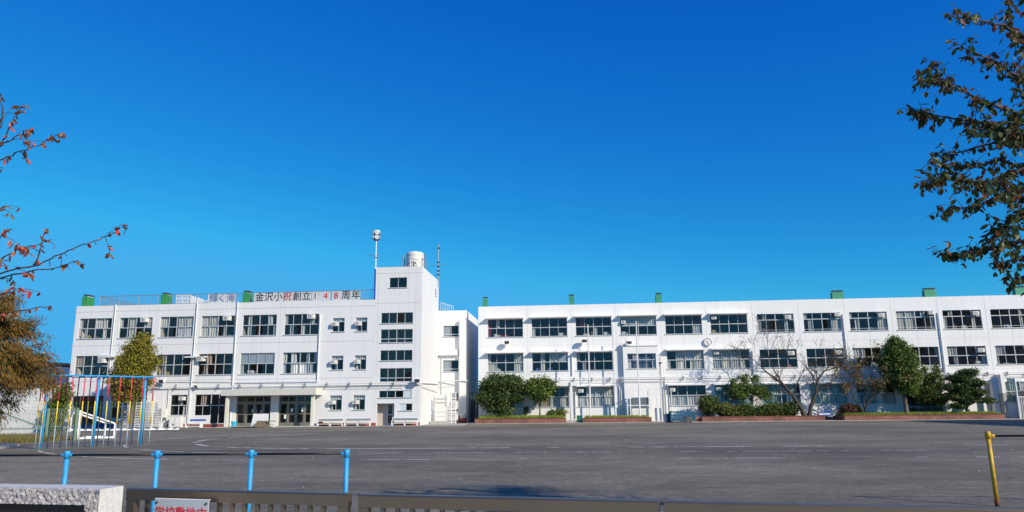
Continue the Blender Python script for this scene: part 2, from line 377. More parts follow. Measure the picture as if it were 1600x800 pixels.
def window(root, Y, a, b, c, d, cols=4, rows=(.5,), up='', lo='', safety=0, fm=None, gm=None, sill=True, blindm=None):
    """a..b, c..d opening; up/lo one letter per column: curtain letter (capital = full width, small = bunched), B = blind, . = bare"""
    fm = fm or ALU; gm = gm or GLASS; w, h = b-a, d-c
    fr = put('window', cached(('f', round(w, 2), round(h, 2), cols, rows, safety, fm.name), lambda: frame_mesh(w, h, cols, rows, 1, safety, fm)), root, Vector((a, Y, c))-wloc(root))
    zed = [0]+list(rows)+[1]
    for i in range(cols):
        for j in range(len(zed)-1):
            pw = w/cols-.036; top = h*(1-zed[j])-.034; bot = h*(1-zed[j+1])+.034; ph = top-bot
            yy = .10 if (i % 2 == 0) else .118
            ox = 0
            if cols == 4 and j == len(zed)-2 and i in (1, 2) and WR.random() < .22: ox = (-1 if i == 1 else 1)*pw*WR.uniform(.35, .8); yy = .118 if yy == .10 else .10   # a sash slid open
            put('pane', cached(('p', round(pw, 2), round(ph, 2), gm.name), lambda: pane_mesh(pw, ph, gm)), fr, (w*(i+.5)/cols+ox, yy, (top+bot)/2))
    for s, (z0, z1) in ((up, (h*(1-rows[0]) if rows else 0, h)), (lo, (0, h*(1-rows[0]) if rows else h))):
        for i, ch in enumerate(s):
            if ch == '.': continue
            x0 = w*i/cols; cw = w/cols
            if ch == 'B':
                put('blind', cached(('b', round(cw, 2), round(z1-z0, 2)), lambda: MB().box(.05, cw-.03, .15, .17, .03, z1-z0-.03).mesh('blind', BLIND)), fr, (x0, 0, z0)); continue
            full = ch.isupper(); mm = CM[ch.lower()]
            cw2 = cw*.98 if full else cw*random.uniform(.3, .5)
            off = 0 if full or random.random() < .6 else cw-cw2
            sd = random.randint(0, 5)
            put('curtain', cached(('c', round(cw2, 1), round(z1-z0, 2), mm.name, sd), lambda: curtain_mesh(cw2, z1-z0-.02, mm, sd)), fr, (x0+off, .22, z0+.01))
    if cols == 4 and w > 3.1:
        for _ in range(WR.choice((0, 1, 2, 3))):     # things standing on the sill inside
            k_ = WR.randrange(len(ITEMS)); q = WR.uniform(.1, w-.7); put('shelf_item', ITEM_ME(k_), fr, (q, .34, .02))
    if sill:
        put('sill', cached(('s', round(w, 2)), lambda: MB().box(-.08, w+.08, -.07, .06, -.055, .002).mesh('sill', ALU)), fr, (0, 0, 0))
    return fr
def ac_mesh():
    b = MB(); b.box(0, .62, -.42, .06, 0, .40)
    return b.mesh('air_conditioner', WORN)
def ac_grille():
    b = MB()
    for i in range(7): b.box(.06, .42, -.432, -.421, .05+i*.045, .072+i*.045)
    for i in range(5): b.box(-.012, -.001, -.36, -.06, .07+i*.05, .10+i*.05)
    return b.mesh('grille', SHADEG)
def ac(root, x, Y, z, s=1):
    o = put('air_conditioner', cached('ac', ac_mesh), root, Vector((x, Y, z))-wloc(root)); o.scale = (s, s, s)
    put('grille', cached('acg', ac_grille), o); return o
def rooms(root, x0, x1, y0, y1, levels, top, step, name='room'):
    """dark classrooms behind the glass: floors, ceilings, back wall and partitions"""
    f = MB()
    for z in levels: f.box(x0+.1, x1-.1, y0+.26, y1-.1, z-.12, z)
    f.build('floor_slab', ROOMFLOOR, root)
    b = MB(); b.quad((x0+.2, y0+7, 0), (x1-.2, y0+7, 0), (x1-.2, y0+7, top), (x0+.2, y0+7, top))
    for z in list(levels[1:])+[top]: b.quad((x0+.15, y0+.27, z-.13), (x1-.15, y0+.27, z-.13), (x1-.15, y1-.2, z-.13), (x0+.15, y1-.2, z-.13))
    x = x0+step
    while x < x1-1: b.quad((x, y0+.27, 0), (x, y0+7, 0), (x, y0+7, top), (x, y0+.27, top)); x += step
    # inner face of the front wall is left to the facade; a row of lockers along the back
    b.build('room_wall', INNER, root)
def shell(mb, x0, x1, y0, y1, z0, z1, left=True, right=True):
    if left: mb.quad((x0, y1, z0), (x0, y0, z0), (x0, y0, z1), (x0, y1, z1))
    if right: mb.quad((x1, y0, z0), (x1, y1, z0), (x1, y1, z1), (x1, y0, z1))
    mb.quad((x1, y1, z0), (x0, y1, z0), (x0, y1, z1), (x1, y1, z1))
    # parapet: top rim and inner faces
    t = .25; d = .5
    mb.quad((x0, y0, z1), (x1, y0, z1), (x1, y0+t, z1), (x0, y0+t, z1)); mb.quad((x0, y1-t, z1), (x1, y1-t, z1), (x1, y1, z1), (x0, y1, z1))
    mb.quad((x0, y0+t, z1), (x0+t, y0+t, z1), (x0+t, y1-t, z1), (x0, y1-t, z1)); mb.quad((x1-t, y0+t, z1), (x1, y0+t, z1), (x1, y1-t, z1), (x1-t, y1-t, z1))
    mb.quad((x0+t, y0+t, z1), (x1-t, y0+t, z1), (x1-t, y0+t, z1-d), (x0+t, y0+t, z1-d)); mb.quad((x0+t, y1-t, z1), (x0+t, y1-t, z1-d), (x1-t, y1-t, z1-d), (x1-t, y1-t, z1))
    mb.quad((x0+t, y0+t, z1), (x0+t, y0+t, z1-d), (x0+t, y1-t, z1-d), (x0+t, y1-t, z1)); mb.quad((x1-t, y0+t, z1), (x1-t, y1-t, z1), (x1-t, y1-t, z1-d), (x1-t, y0+t, z1-d))
def duct(root, x, Y, z, w, d, h, m):
    """green roof duct with a dark cap on a short neck"""
    o = MB().box(x, x+w, Y, Y+d, z, z+h).build('roof_duct', m, root)
    MB().box(x+.12, x+w-.1, Y+.15, Y+d-.15, z+h, z+h+.14).build('neck', WORN, o)
    MB().box(x+.02, x+w+.02, Y+.0, Y+d, z+h+.14, z+h+.20).build('cap', DARK, o)
def drainpipe(root, x, Y, z0, z1, r=.055, dy=.10):
    b = MB(); b.tube([(x, Y-dy, z0), (x, Y-dy, z1)], r, 8)
    z = z0+.8
    while z < z1: b.box(x-.08, x+.08, Y-dy-.02, Y+.01, z-.025, z+.025); z += 1.7
    return b.build('drainpipe', PIPEM, root)

# ================================================================== LEFT WING
YL = 66.4
LX0, LX1, LT = -47.6, -18.4, 11.42
left = thing('school_building', 'grey-white three-storey school wing with a taller stair tower at its right end', 'school building', (-33, YL, 0))
c3 = [-47.17+4.04*i for i in range(6)]
WW = 3.28
holes = [(x, x+WW, 8.29, 10.22) for x in c3]+[(x, x+WW, 4.74, 6.67) for x in c3]
sm = [(-22.37, -21.24), (-20.19, -19.1)]
for a, b in sm: holes += [(a, b, 8.5, 9.77), (a, b, 5.02, 6.30), (a, b, 1.42, 2.72)]
holes += [(-47.1, -44.0, .35, 2.95), (-43.2, -39.95, .9, 2.95), (-37.45, -35.85, 1.1, 2.95), (-35.1, -32.05, .32, 2.95), (-31.1, -27.85, .06, 2.78), (-27.1, -24.0, .06, 2.78)]
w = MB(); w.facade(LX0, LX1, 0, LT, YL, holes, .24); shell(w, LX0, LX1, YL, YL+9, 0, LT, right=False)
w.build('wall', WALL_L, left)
MB().box(LX0+.26, LX1, YL+.26, YL+8.74, LT-.62, LT-.5).build('roof', ROOF, left)
rooms(left, LX0, LX1, YL, YL+8.9, (.05, 4.0, 7.5), 10.75, 8.08)
# joints of the facade panels and the ledges under and over the openings
j = MB()
for z in (10.85, 7.62, 4.28): j.box(LX0+.05, LX1-.02, YL-.012, YL+.01, z-.016, z+.016)
for x in c3: j.box(x-.39, x-.375, YL-.01, YL+.01, 4.3, 11.3)
j.build('facade_joint', mat('joint_grey', (.48, .48, .48), .9), left)
up3 = ['c.yc'.replace('y', 'C'), 'cC.C', 'C.CC', 'CC..', 'c..c', 'c..c']; lo3 = ['c..c', '.C..', 'c.WW', 'CCc.', 'c..c', 'c.c.']
up2 = ['P...', '....', 'p...', '.p..', 'BBBB', 'ctWt']; lo2 = ['p...', 'p...', 'p...', 'p...', 'c...', 'tWWw']
for i, x in enumerate(c3):
    window(left, YL, x, x+WW, 8.29, 10.22, 4, (.5,), up3[i], lo3[i])
    window(left, YL, x, x+WW, 4.74, 6.67, 4, (.5,), up2[i].lower() if i == 5 else up2[i], lo2[i])
for i in (1, 3, 5): ac(left, c3[i]+WW-.98, YL, 8.29+1.45)
ac(left, c3[0]+WW-.75, YL, 4.74+1.25); ac(left, c3[3]+.05, YL, 4.74+1.25); ac(left, c3[1]+.3, YL, 4.74+1.25)
for x0, x1, z in ((-44.7, -43.1, 6.47), (-36.2, -34.2, 6.33)):
    MB().box(x0, x1, YL-.42, YL-.02, z, z+.12).build('ledge', WORN, left)
for a, b in sm:
    for c, d in ((8.5, 9.77), (5.02, 6.30), (1.42, 2.72)):
        window(left, YL, a, b, c, d, 2, (.26,), 'WW', 'w.' if c < 2 else 'w.')
        ac(left, a+.02, YL, c+.52, .85)
window(left, YL, -47.1, -44.0, .35, 2.95, 4, (.42,), '....', '....', fm=BRNFR)
window(left, YL, -43.2, -39.95, .9, 2.95, 4, (.5,), 'p...', '.p..')
window(left, YL, -37.45, -35.85, 1.1, 2.95, 2, (.52,), '.c', '.c'); ac(left, -36.5, YL, 2.45, .8)
window(left, YL, -35.1, -32.05, .32, 2.95, 4, (.38,), 'pp..', '....')
MB().box(-35.1, -33.55, YL+.02, YL+.2, .32, 1.08).build('wall_panel', WALL_L, left)
# plinth
for x0, x1, z1 in ((-37.6, -31.2, .30), (-23.2, -18.05, .27), (-16.3, -14.05, .27)): MB().box(x0, x1, YL-.03, YL, .02, z1).build('plinth', PLINTH, left)
# entrance: two glazed bays under the canopy
for a, b in ((-31.1, -27.85), (-27.1, -24.0)):
    d = MB(); W_ = b-a; y0, y1 = YL+.10, YL+.18
    d.box(a, b, y0, y1, 2.68, 2.78); d.box(a, b, y0, y1, 2.12, 2.26); d.box(a, b, y0, y1, .06, .16)
    for k, t in enumerate((0, .27, .52, .77, 1)):
        x = a+W_*t; x = min(max(x, a+.05), b-.05); d.box(x-.05, x+.05, y0-.02, y1, .16, 2.68)
    o = d.build('door_frame', BRNFR, left)
    for k, (s, e) in enumerate(((0, .27), (.27, .52), (.52, .77), (.77, 1))):
        x0, x1 = a+W_*s+.05, a+W_*e-.05
        dd = MB(); dd.box(x0, x0+.09, YL+.11, YL+.16, .16, 2.1); dd.box(x1-.09, x1, YL+.11, YL+.16, .16, 2.1)
        dd.box(x0+.09, x1-.09, YL+.11, YL+.16, .16, .36); dd.box(x0+.09, x1-.09, YL+.11, YL+.16, 1.08, 1.18); dd.box(x0+.09, x1-.09, YL+.11, YL+.16, 2.0, 2.1)
        D = dd.build('door', BRNFR, left)
        for z0, z1 in ((.36, 1.08), (1.18, 2.0)): MB().box(x0+.09, x1-.09, YL+.13, YL+.136, z0, z1).build('pane', GLASS, D)
        MB().box(x0, x1, YL+.13, YL+.136, 2.28, 2.66).build('pane', GLASS, o)
for (x, z, ww, hh) in ((-29.65, 1.28, .42, .30), (-28.85, 1.28, .22, .16), (-26.0, 1.3, .2, .3), (-25.0, 1.3, .3, .42), (-26.6, .7, .25, .35)):
    MB().box(x, x+ww, YL+.118, YL+.126, z, z+hh).build('paper_notice', PAPER, left)
cn = MB(); cn.box(-31.75, -23.1, YL-1.8, YL-.001, 2.78, 3.34); cn.build('canopy', CANOPY, left)
MB().box(-23.098, -23.05, YL-1.82, YL-.003, 2.77, 3.36).build('canopy_trim', mat('cream_trim', (.72, .69, .58), .6), left)
for x in (-31.3, -23.42): MB().box(x-.12, x+.14, YL-1.55, YL-1.3, .02, 2.78).build('column', mat('cream_trim', (.72, .69, .58)), left)
for x in (-27.85, -31.75): MB().box(x+.01, x+.74 if x > -30 else x+.6, YL-.06, YL-.001, .04, 2.77).build('pier', WALL_L, left)
MB().box(-31.9, -23.2, YL-2.1, YL-.08, .018, .07).build('step', CONC, left)
# tower
TX0, TX1, TT, TY1 = -18.42, -14.02, 14.43, YL+8.3
th = [(-17.82, -14.83, 9.17, 10.15), (-17.82, -14.83, 7.41, 8.62), (-17.82, -14.83, 5.77, 6.71), (-17.82, -14.83, 3.88, 5.09), (-17.84, -14.85, 2.46, 3.09), (-17.11, -15.45, 12.48, 13.43), (-15.92, -14.77, 1.30, 1.93), (-18.0, -16.4, .02, 1.96)]
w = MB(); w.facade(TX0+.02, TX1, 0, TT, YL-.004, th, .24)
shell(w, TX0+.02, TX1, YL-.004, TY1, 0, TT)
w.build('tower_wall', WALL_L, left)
MB().box(TX0+.28, TX1-.26, YL+.26, TY1-.26, TT-.62, TT-.5).build('tower_roof', ROOF, left)
b = MB()
for z in (.04, 2.0, 3.6, 5.4, 7.1, 8.9, 11.0): b.box(TX0+.1, TX1-.1, YL+.26, TY1-.2, z-.1, z)
b.quad((TX0+.1, YL+3.2, 0), (TX1-.1, YL+3.2, 0), (TX1-.1, YL+3.2, 14), (TX0+.1, YL+3.2, 14)); b.build('stair_floor', INNER, left)
for k, t in enumerate(th[:5]): window(left, YL, *t, 4, (.72,) if k in (1, 3) else (), gm=GLASS_G, up='', lo='')
for t in th[5:7]: window(left, YL, *t, 2, (), gm=GLASS_G)
MB().box(-15.9, -15.35, YL+.06, YL+.068, 1.34, 1.9).build('blind', mat('frosted_pane', (.55, .63, .68), .4), left)
MB().box(-15.62, -14.9, YL+.06, YL+.068, 2.5, 3.05).build('blind', mat('frosted_pane', (.55, .63, .68)), left)
d = MB(); d.box(-17.3, -16.42, YL+1.0, YL+1.08, .9, 1.0); d.box(-17.3, -17.2, YL+.98, YL+1.08, .04, 1.95); d.box(-16.82, -16.68, YL+.98, YL+1.08, .04, 1.95); d.box(-17.2, -16.42, YL+1.0, YL+1.08, .04, .2)
D = d.build('door', ALU, left); MB().box(-17.2, -16.4, YL+1.03, YL+1.036, .1, 1.9).build('pane', GLASS, D)
MB().box(-18.2, -17.3, YL+1.0, YL+1.06, 0, 1.96).build('recess_wall', INNER, left)
w = MB(); w.facade(0, 1, 0, 1, 0, [(.1, .9, .1, .9)], .1)   # vent on the tower side, built across the wall face
vb = MB(); vb.box(TX1, TX1+.07, YL+6.4, YL+6.75, 12.55, 13.35); v = vb.build('vent', SHADEG, left)
for k in range(5): MB().box(TX1+.07, TX1+.12, YL+6.36, YL+6.8, 12.6+k*.15, 12.66+k*.15).build('slat', WHITE, v)
j = MB()
for z in (11.05, 13.85): j.box(TX0+.05, TX1-.02, YL-.014, YL, z-.014, z+.014)
for x in (-18.1, -14.6): j.box(x, x+.014, YL-.014, YL, 4.4, 14.3)
j.build('facade_joint', mat('joint_grey', (.48, .48, .48)), left)
MB().box(-18.56, -18.43, YL+.02, YL+.4, 11.45, 14.3).build('tower_edge_pipe', BLUEOBJ, left)
for x, z1 in ((-43.6, 11.5), (-35.5, 11.5), (-31.55, 11.5)): drainpipe(left, x, YL, .1, z1)
drainpipe(left, -23.55, YL, 4.0, 10.1)
for x in (-37.62, -35.62): drainpipe(left, x, YL, .2, 3.5, .03)
# service pipes
b = MB()
for z, r_, x0, x1, dy in ((3.62, .035, -39.5, -14.1, .18), (3.78, .05, -31.4, -14.05, .22), (4.02, .045, -31.2, -23.5, .15), (3.36, .02, -23.0, -15.6, .12), (3.62, .05, -39.5, -31.4, .22)):
    b.tube([(x0, YL-dy, z), (x1, YL-dy, z)], r_, 6)
b.tube([(-43.6, YL-.12, 4.2), (-39.5, YL-.12, 4.2), (-31.4, YL-.12, 4.08)], .03, 6)
b.tube([(-14.1, YL-.2, 3.7), (-13.9, YL+.4, 3.75), (-13.85, YL+8.2, 3.9)], .05, 6); b.tube([(-14.1, YL-.18, 3.62), (-13.84, YL+.3, 3.45), (-13.84, YL+8.2, 3.1)], .035, 6)
b.build('service_pipe', PIPEM, left)
b = MB(); x = -39
while x < -14.2: b.box(x-.03, x+.03, YL-.3, YL+.01, 3.52, 3.9); b.tube([(x, YL-.28, 3.5), (x-.22, YL-.3, 3.36)], .02, 5); x += 2.05
tag(b.build('pipe_bracket', SHADEG, left), kind='stuff')
for x in (-47.35, -39.4, -31.3): duct(left, x, YL+.3, LT-.4, .52, 1.1, 1.38, GREENL)

# ================================================================== LINK BLOCK
YB = 74.8
link = thing('link_building', 'narrow white building link between the stair tower and the long right wing', 'school building', (-12.5, YB, 0))
hb = [(-13.53, -11.93, 8.63, 9.77), (-13.53, -11.93, 5.10, 6.25), (-12.75, -11.93, .5, 2.95)]
w = MB(); w.facade(-18, -11.12, 0, 11.32, YB, hb, .24); shell(w, -18, -11.12, YB, YB+9, 0, 11.32); w.build('wall', WALL_R, link)
MB().box(-17.74, -11.38, YB+.26, YB+8.7, 10.7, 10.82).build('roof', ROOF, link)
MB().box(-11.78, -11.1, YB-.42, YB-.002, 0, 10.35).build('pilaster', WALL_R, link)
MB().box(-11.8, -11.08, YB-.45, YB-.001, 0.02, .72).build('plinth', PLINTH, link)
MB().tube([(-11.35, YB-.62, .02), (-11.35, YB-.62, .75), (-11.35, YB-.62, .92), (-11.35, YB-.62, .98)], [.3, .3, .22, .05], 14).build('post_pad', WORN, link, True)
MB().tube([(-11.35, YB-.62, .02), (-11.35, YB-.62, .5)], [.31, .31], 14).build('red_base', PLINTH, link, True)
b = MB(); b.quad((-14, YB+3, 0), (-11.2, YB+3, 0), (-11.2, YB+3, 10.5), (-14, YB+3, 10.5))
for z in (.45, 4, 7.5): b.box(-17, -11.3, YB+.26, YB+3, z-.1, z)
b.build('room_wall', INNER, link)
window(link, YB, *hb[0], 2, (.78,), gm=GLASS); window(link, YB, *hb[1], 2, (.78,), gm=GLASS)
MB().box(-13.48, -12.8, YB+.15, YB+.16, 8.65, 9.7).build('blind', BLIND, link); MB().box(-13.48, -12.8, YB+.15, YB+.16, 5.15, 6.2).build('blind', BLIND, link)
window(link, YB, *hb[2], 1, (.2, .6), fm=WHITE)
MB().box(-14.0, -12.0, YB-.35, YB-.002, 6.72, 7.3).build('hood', WALL_R, link)
b = MB(); b.tube([(-14.0, YB-.1, 4.15), (-10.9, YB-.6, 4.15)], .05, 6); b.tube([(-13.9, YB-.12, 3.5), (-13.95, YB-.12, 10)], .03, 6); b.tube([(-13.6, YB-.12, .5), (-13.6, YB-.12, 6.5), (-13.3, YB-.12, 6.8)], .04, 6); b.tube([(-14, YB-.2, 3.6), (-12.1, YB-.2, 3.8)], .025, 6)
b.build('service_pipe', PIPEM, link)
MB().box(-12.4, -10.7, YB+1.5, YB+1.7, 0, .02).build('threshold', CONC, link)
st = thing('entrance_steps', 'low grey steps under the narrow door of the link block', 'steps', (-12.4, YB-.8, 0))
for k in range(3): MB().box(-13.3+.25*k, -11.85, YB-1.3+.35*k, YB-.47, .02+.15*k, .17+.15*k-.002).build('step', CONC, st)
# dark store behind the gap
gp = thing('passage_gate', 'dark metal gate closing the gap between link block and right wing', 'gate', (-10.4, 76.5, 0))
MB().box(-11.0, -9.8, 76.5, 76.56, .03, 2.3).build('gate_panel', DARK, gp)
for x in (-11.0, -10.4, -9.85): MB().box(x, x+.07, 76.42, 76.5, .03, 2.4).build('post', SHADEG, gp)
MB().box(-11.0, -9.78, 76.42, 76.5, 2.4, 2.48).build('rail', SHADEG, gp)

# ================================================================== RIGHT WING
YR = 73.5
RX0, RX1, RT = -9.72, 60, 11.48
right = thing('school_building', 'long white three-storey school wing with hooded windows and a wall clock', 'school building', (20, YR, 0))
x3 = [-8.77, -4.36, .02, 4.41, 8.81, 13.18, 17.65, 22.05, 26.37, 30.72, 35.0, 39.35, 43.7, 48.1, 52.5]
w3 = [3.54]*6+[3.5]*9
holes = []
for i, (x, ww) in enumerate(zip(x3, w3)):
    holes.append((x, x+ww, 8.37, 10.16))
    if i != 3: holes.append((x, x+ww, 4.97, 6.72))
holes += [(x3[i], x3[i]+w3[i], 1.48, 3.36) for i in (0, 1, 2, 4, 5, 6, 7, 8, 11, 12, 13, 14)]
holes += [(30.75, 34.0, .45, 3.2), (37.7, 38.4, .45, 3.2)]
w = MB(); w.facade(RX0, RX1, 0, RT, YR, holes, .24); shell(w, RX0, RX1, YR, YR+9, 0, RT); w.build('wall', WALL_R, right)
MB().box(RX0+.26, RX1-.26, YR+.26, YR+8.74, RT-.62, RT-.5).build('roof', ROOF, right)
rooms(right, RX0, RX1, YR, YR+8.9, (.45, 4.2, 7.7), 10.75, 8.8)
u3 = ['rw..', '....', 'r...', 'BBWW', '....', '....', 'c..c', 'c..c', 'c..c', 'CCc.', 'c..c', '...c', 'c..c', 'c..c', '....']
l3 = ['r...', 'c...', '..c.', '....', '...W', '....', 'c..c', 'c..C', 'c..C', 'CC.c', 'c..c', '...c', 'c..c', 'c..c', '....']
u2 = ['c..C', '.cWB', 'c...', '', '.CWC', 'WWC.', '....', '...c', 'Cc..', '...c', 'C...', 'C...', 'c..c', '....', '....']
l2 = ['C..C', '.c..', 'c...', '', 'cCcC', 'CCCc', '....', '....', 'c...', '....', 'c..w', 'c...', 'c..c', '....', '....']
for i, (x, ww) in enumerate(zip(x3, w3)):
    rr = (.5,) if i < 6 else (.33,)
    window(right, YR, x, x+ww, 8.37, 10.16, 4, rr, u3[i], l3[i], safety=.12 if i > 5 else 0)
    if i != 3: window(right, YR, x, x+ww, 4.97, 6.72, 4, (.5,), u2[i], l2[i])
def hood(a, b, z):
    h = MB(); h.prism([(YR-.62, z+.02), (YR-.62, z+.10), (YR+.01, z+.19), (YR+.01, z+.02)], 'x', a-.14, b+.1); h.build('window_hood', WALL_R, right)
for i in range(6):
    hood(x3[i], x3[i]+w3[i], 10.17)
    if i != 3: hood(x3[i], x3[i]+w3[i], 6.73)
l1 = {0: 'CWwC', 1: 'PPCC', 2: 'WCWC', 4: 'WWWw', 5: 'GGGG', 6: 'GGgG', 7: 'GGGG', 8: 'cGWW', 11: 'GGWW', 12: '....', 13: 'c..c', 14: '....'}
for i, s in l1.items():
    a, b = x3[i], x3[i]+w3[i]
    window(right, YR, a, b, 1.48, 3.36, 4, (.48,), {0: '.W.W', 1: '.p.p', 2: '.WWC', 4: '....', 5: 'GGGG', 6: 'GGGg', 7: 'GGGg', 8: '.GG.', 11: 'GGWW'}.get(i, '....'), s)
    if i in (2, 4, 5, 6, 7, 8): hood(a, b, 3.38)
for i in (6, 8, 10, 12): ac(right, x3[i]+2.6, YR, 8.37+1.25, .9)
for i in (7, 9): ac(right, x3[i]+2.9, YR, 8.37+1.4, .75)
for i in (6, 7, 8, 10): ac(right, x3[i]+2.6, YR, 4.97+1.15, .95)
for i in (2, 4, 5): ac(right, x3[i]+.1, YR, 1.48+1.35, .8)
ac(right, x3[5]+.1, YR, 8.37+1.35, .75); ac(right, x3[5]+.1, YR, 4.97+1.35, .75); ac(right, x3[3]+.1, YR, 8.37+1.1, .7)
# entrance door bays behind the trees
window(right, YR, 30.75, 34.0, .45, 3.2, 3, (.3, .75), '', '', fm=ALU, sill=False)
window(right, YR, 37.7, 38.4, .45, 3.2, 1, (.4,), 'W', 'W', fm=ALU, sill=False)
b = MB(); b.box(37.45, 37.69, YR-.35, YR, .05, 3.45); b.box(38.42, 38.9, YR-.35, YR, .05, 3.45); b.box(37.45, 38.9, YR-.36, YR, 3.45, 3.7); b.build('door_surround', WALL_R, right)
MB().box(38.92, 39.2, YR-1.0, YR, .05, 2.3).build('buttress', CONC, right); MB().box(38.9, 39.22, YR-1.02, YR, 2.3, 4.0).build('buttress', WALL_R, right)
# projecting stair bay between the flagpoles
bay = MB(); hy = YR-.42
bh = [(4.95, 7.7, 5.06, 6.5)]
bay.facade(4.55, 7.92, 0, 7.22, hy, bh, .24)
bay.quad((4.55, YR, 0), (4.55, hy, 0), (4.55, hy, 7.22), (4.55, YR, 7.22)); bay.quad((7.92, hy, 0), (7.92, YR, 0), (7.92, YR, 7.22), (7.92, hy, 7.22)); bay.quad((4.55, hy, 7.22), (7.92, hy, 7.22), (7.92, YR, 7.22), (4.55, YR, 7.22))
bay.build('bay_wall', WALL_R, right)
MB().box(4.42, 8.05, hy-.08, hy+.3, 7.224, 7.34).build('bay_cornice', WALL_R, right)
MB().quad((4.6, YR-.01, 4.9), (7.85, YR-.01, 4.9), (7.85, YR-.01, 6.7), (4.6, YR-.01, 6.7)).build('room_wall', mat('display_blue', (.10, .14, .2), .8), right)
window(right, hy, *bh[0], 3, (.42,), 'w.w', 'w.w')
for i in (0, 1): ac(right, 4.5, YR, 6.55, .1)
# pipes of the right wing
for x, z0, z1 in ((-.42, 4.5, 6.3), (16.95, 4.3, 6.6), (25.75, .2, 10.0), (34.55, 4.2, 9.95), (8.2, .2, 6.2), (8.5, .1, 4.3), (-.2, .4, 2.9), (4.1, .3, 3.4)): drainpipe(right, x, YR, z0, z1, .06)
for x in (8.05, 8.3, 9.0, 4.25): drainpipe(right, x, YR, .2, 3.1, .045, .2)
b = MB()
for z, r_, dy in ((4.20, .045, .2), (4.05, .035, .24), (3.84, .03, .16)):
    b.tube([(-9.4, YR-dy, z), (4.3, YR-dy, z)], r_, 6); b.tube([(4.3, YR-dy, z), (4.3, hy-dy, z), (8.2, hy-dy, z), (8.2, YR-dy, z), (58, YR-dy, z)], r_, 6)
b.build('service_pipe', PIPEM, right)
b = MB(); x = -9
while x < 56:
    if not 4 < x < 8.6: b.box(x-.03, x+.03, YR-.3, YR+.01, 3.95, 4.28); b.tube([(x, YR-.28, 3.95), (x-.25, YR-.3, 3.84)], .018, 5)
    x += 1.75
tag(b.build('pipe_bracket', SHADEG, right), kind='stuff')
for x, ww, hh in ((-9.35, .5, 1.1), (-.6, .55, 1.15), (8.05, .6, 1.1), (25.1, 1.1, .95), (33.75, 1.1, .98), (42.1, 1.1, .98)): duct(right, x, YR+.35, RT-.35, ww, .55, hh+.1, GREENR)
# canopy beside the first brick planter
cn = MB(); cn.box(-2.3, .0, YR-1.0, YR-.001, 3.46, 3.78); cn.build('canopy', WALL_R, right)
MB().box(-.75, -.45, YR-.95, YR-.70, .05, 3.46).build('column', WALL_R, right)
j = MB()
for x in [v-.42 for v in x3[1:]]: j.box(x-.008, x+.008, YR-.01, YR+.004, 4.3, 11.3)
for x in [v+1.75 for v in x3]: j.box(x-.006, x+.006, YR-.01, YR+.004, 7.0, 8.28)
for z in (4.62, 7.5): j.box(RX0+.1, 59, YR-.008, YR+.004, z-.008, z+.008)
j.build('facade_joint', mat('joint_light', (.62, .61, .59), .9), right)

# ------------------------------------------------------------------ roof things on the left wing and tower
rl = thing('roof_railing', 'thin grey steel railing with upright bars along the roof edge of the left wing', 'railing', (-32, YL+.4, LT))
Y0 = YL+.45
MB().tube([(-45.6, Y0, LT+.98), (-18.5, Y0, LT+.98)], .028, 6).build('top_rail', SHADEG, rl)
MB().tube([(-45.6, Y0, LT+.1), (-18.5, Y0, LT+.1)], .02, 6).build('bottom_rail', SHADEG, rl)
MB().tube([(-45.6, Y0+6.5, LT+.98), (-45.6, Y0, LT+.98)], .028, 6).build('side_rail', SHADEG, rl)
MB().tube([(-38, Y0+7.5, LT+.98), (-45.6, Y0+7.5, LT+.98)], .028, 6).build('back_rail', SHADEG, rl)
pm = MB().tube([(0, 0, 0), (0, 0, 1.02)], .03, 6).mesh('post', SHADEG)
x = -45.6
while x < -18.4: put('post', pm, rl, Vector((x, Y0, LT-.04))-rl.location); x += 1.94
b = MB(); x = -45.45
while x < -18.6: b.box(x-.008, x+.008, Y0-.008, Y0+.008, LT+.1, LT+.97); x += .155
for k in range(42): b.box(-45.61, -45.59, Y0+.15*k, Y0+.15*k+.016, LT+.1, LT+.97)
tag(b.build('baluster', SHADEG, rl), kind='stuff')
# banner boards
def boards(x0, x1, chars, label, zt=.92):
    t = thing('banner_board', label, 'banner', ((x0+x1)/2, Y0-.06, LT), 'lettered banner boards on the roof railing')
    MB().box(x0, x1, Y0-.07, Y0-.045, LT+.04, LT+zt).build('board', mat('weathered_board', (.60, .61, .62), .8, var=.06), t)
    n = int((x1-x0)/.17); rb = MB()
    for i in range(n+1): xx = x0+.02+i*(x1-x0-.04)/n; rb.box(xx-.014, xx+.014, Y0-.085, Y0-.0702, LT+.05, LT+zt-.01)
    rb.build('rib', mat('banner_rib_shade', (.42, .44, .46), .8), t)
    for cx_, ch, m_, sz in chars:
        me = cached(('txt', ch, m_.name, sz), lambda: text_mesh(ch, sz, m_, .006, 0)); put('lettering', me, t, Vector((cx_, Y0-.10, LT+.49))-t.location)
boards(-34.75, -32.05, [(-34.15, '輝', LETBL, .88), (-33.35, 'く', LETBL, .86), (-32.5, '海', LETBL, .88)], 'white roof board with three blue characters, leftmost of the boards')
boards(-30.2, -27.35, [(-29.65, '金', LETB, .88), (-28.75, '沢', LETB, .88), (-27.85, '小', LETB, .88)], 'white roof board with black characters just right of the third green duct')
boards(-27.28, -24.65, [(-26.95, '祝', LETR, .86), (-26.0, '創', LETB, .88), (-25.1, '立', LETB, .86)], 'white roof board with one red and two black characters')
boards(-24.58, -22.8, [(-24.25, '1', LETR, .85), (-23.25, '4', LETR, .85)], 'white roof board with the red digits one and four')
boards(-22.65, -19.95, [(-22.25, '8', LETR, .85), (-21.3, '周', LETB, .88), (-20.35, '年', LETB, .88)], 'white roof board with a red eight and two black characters, nearest the tower')
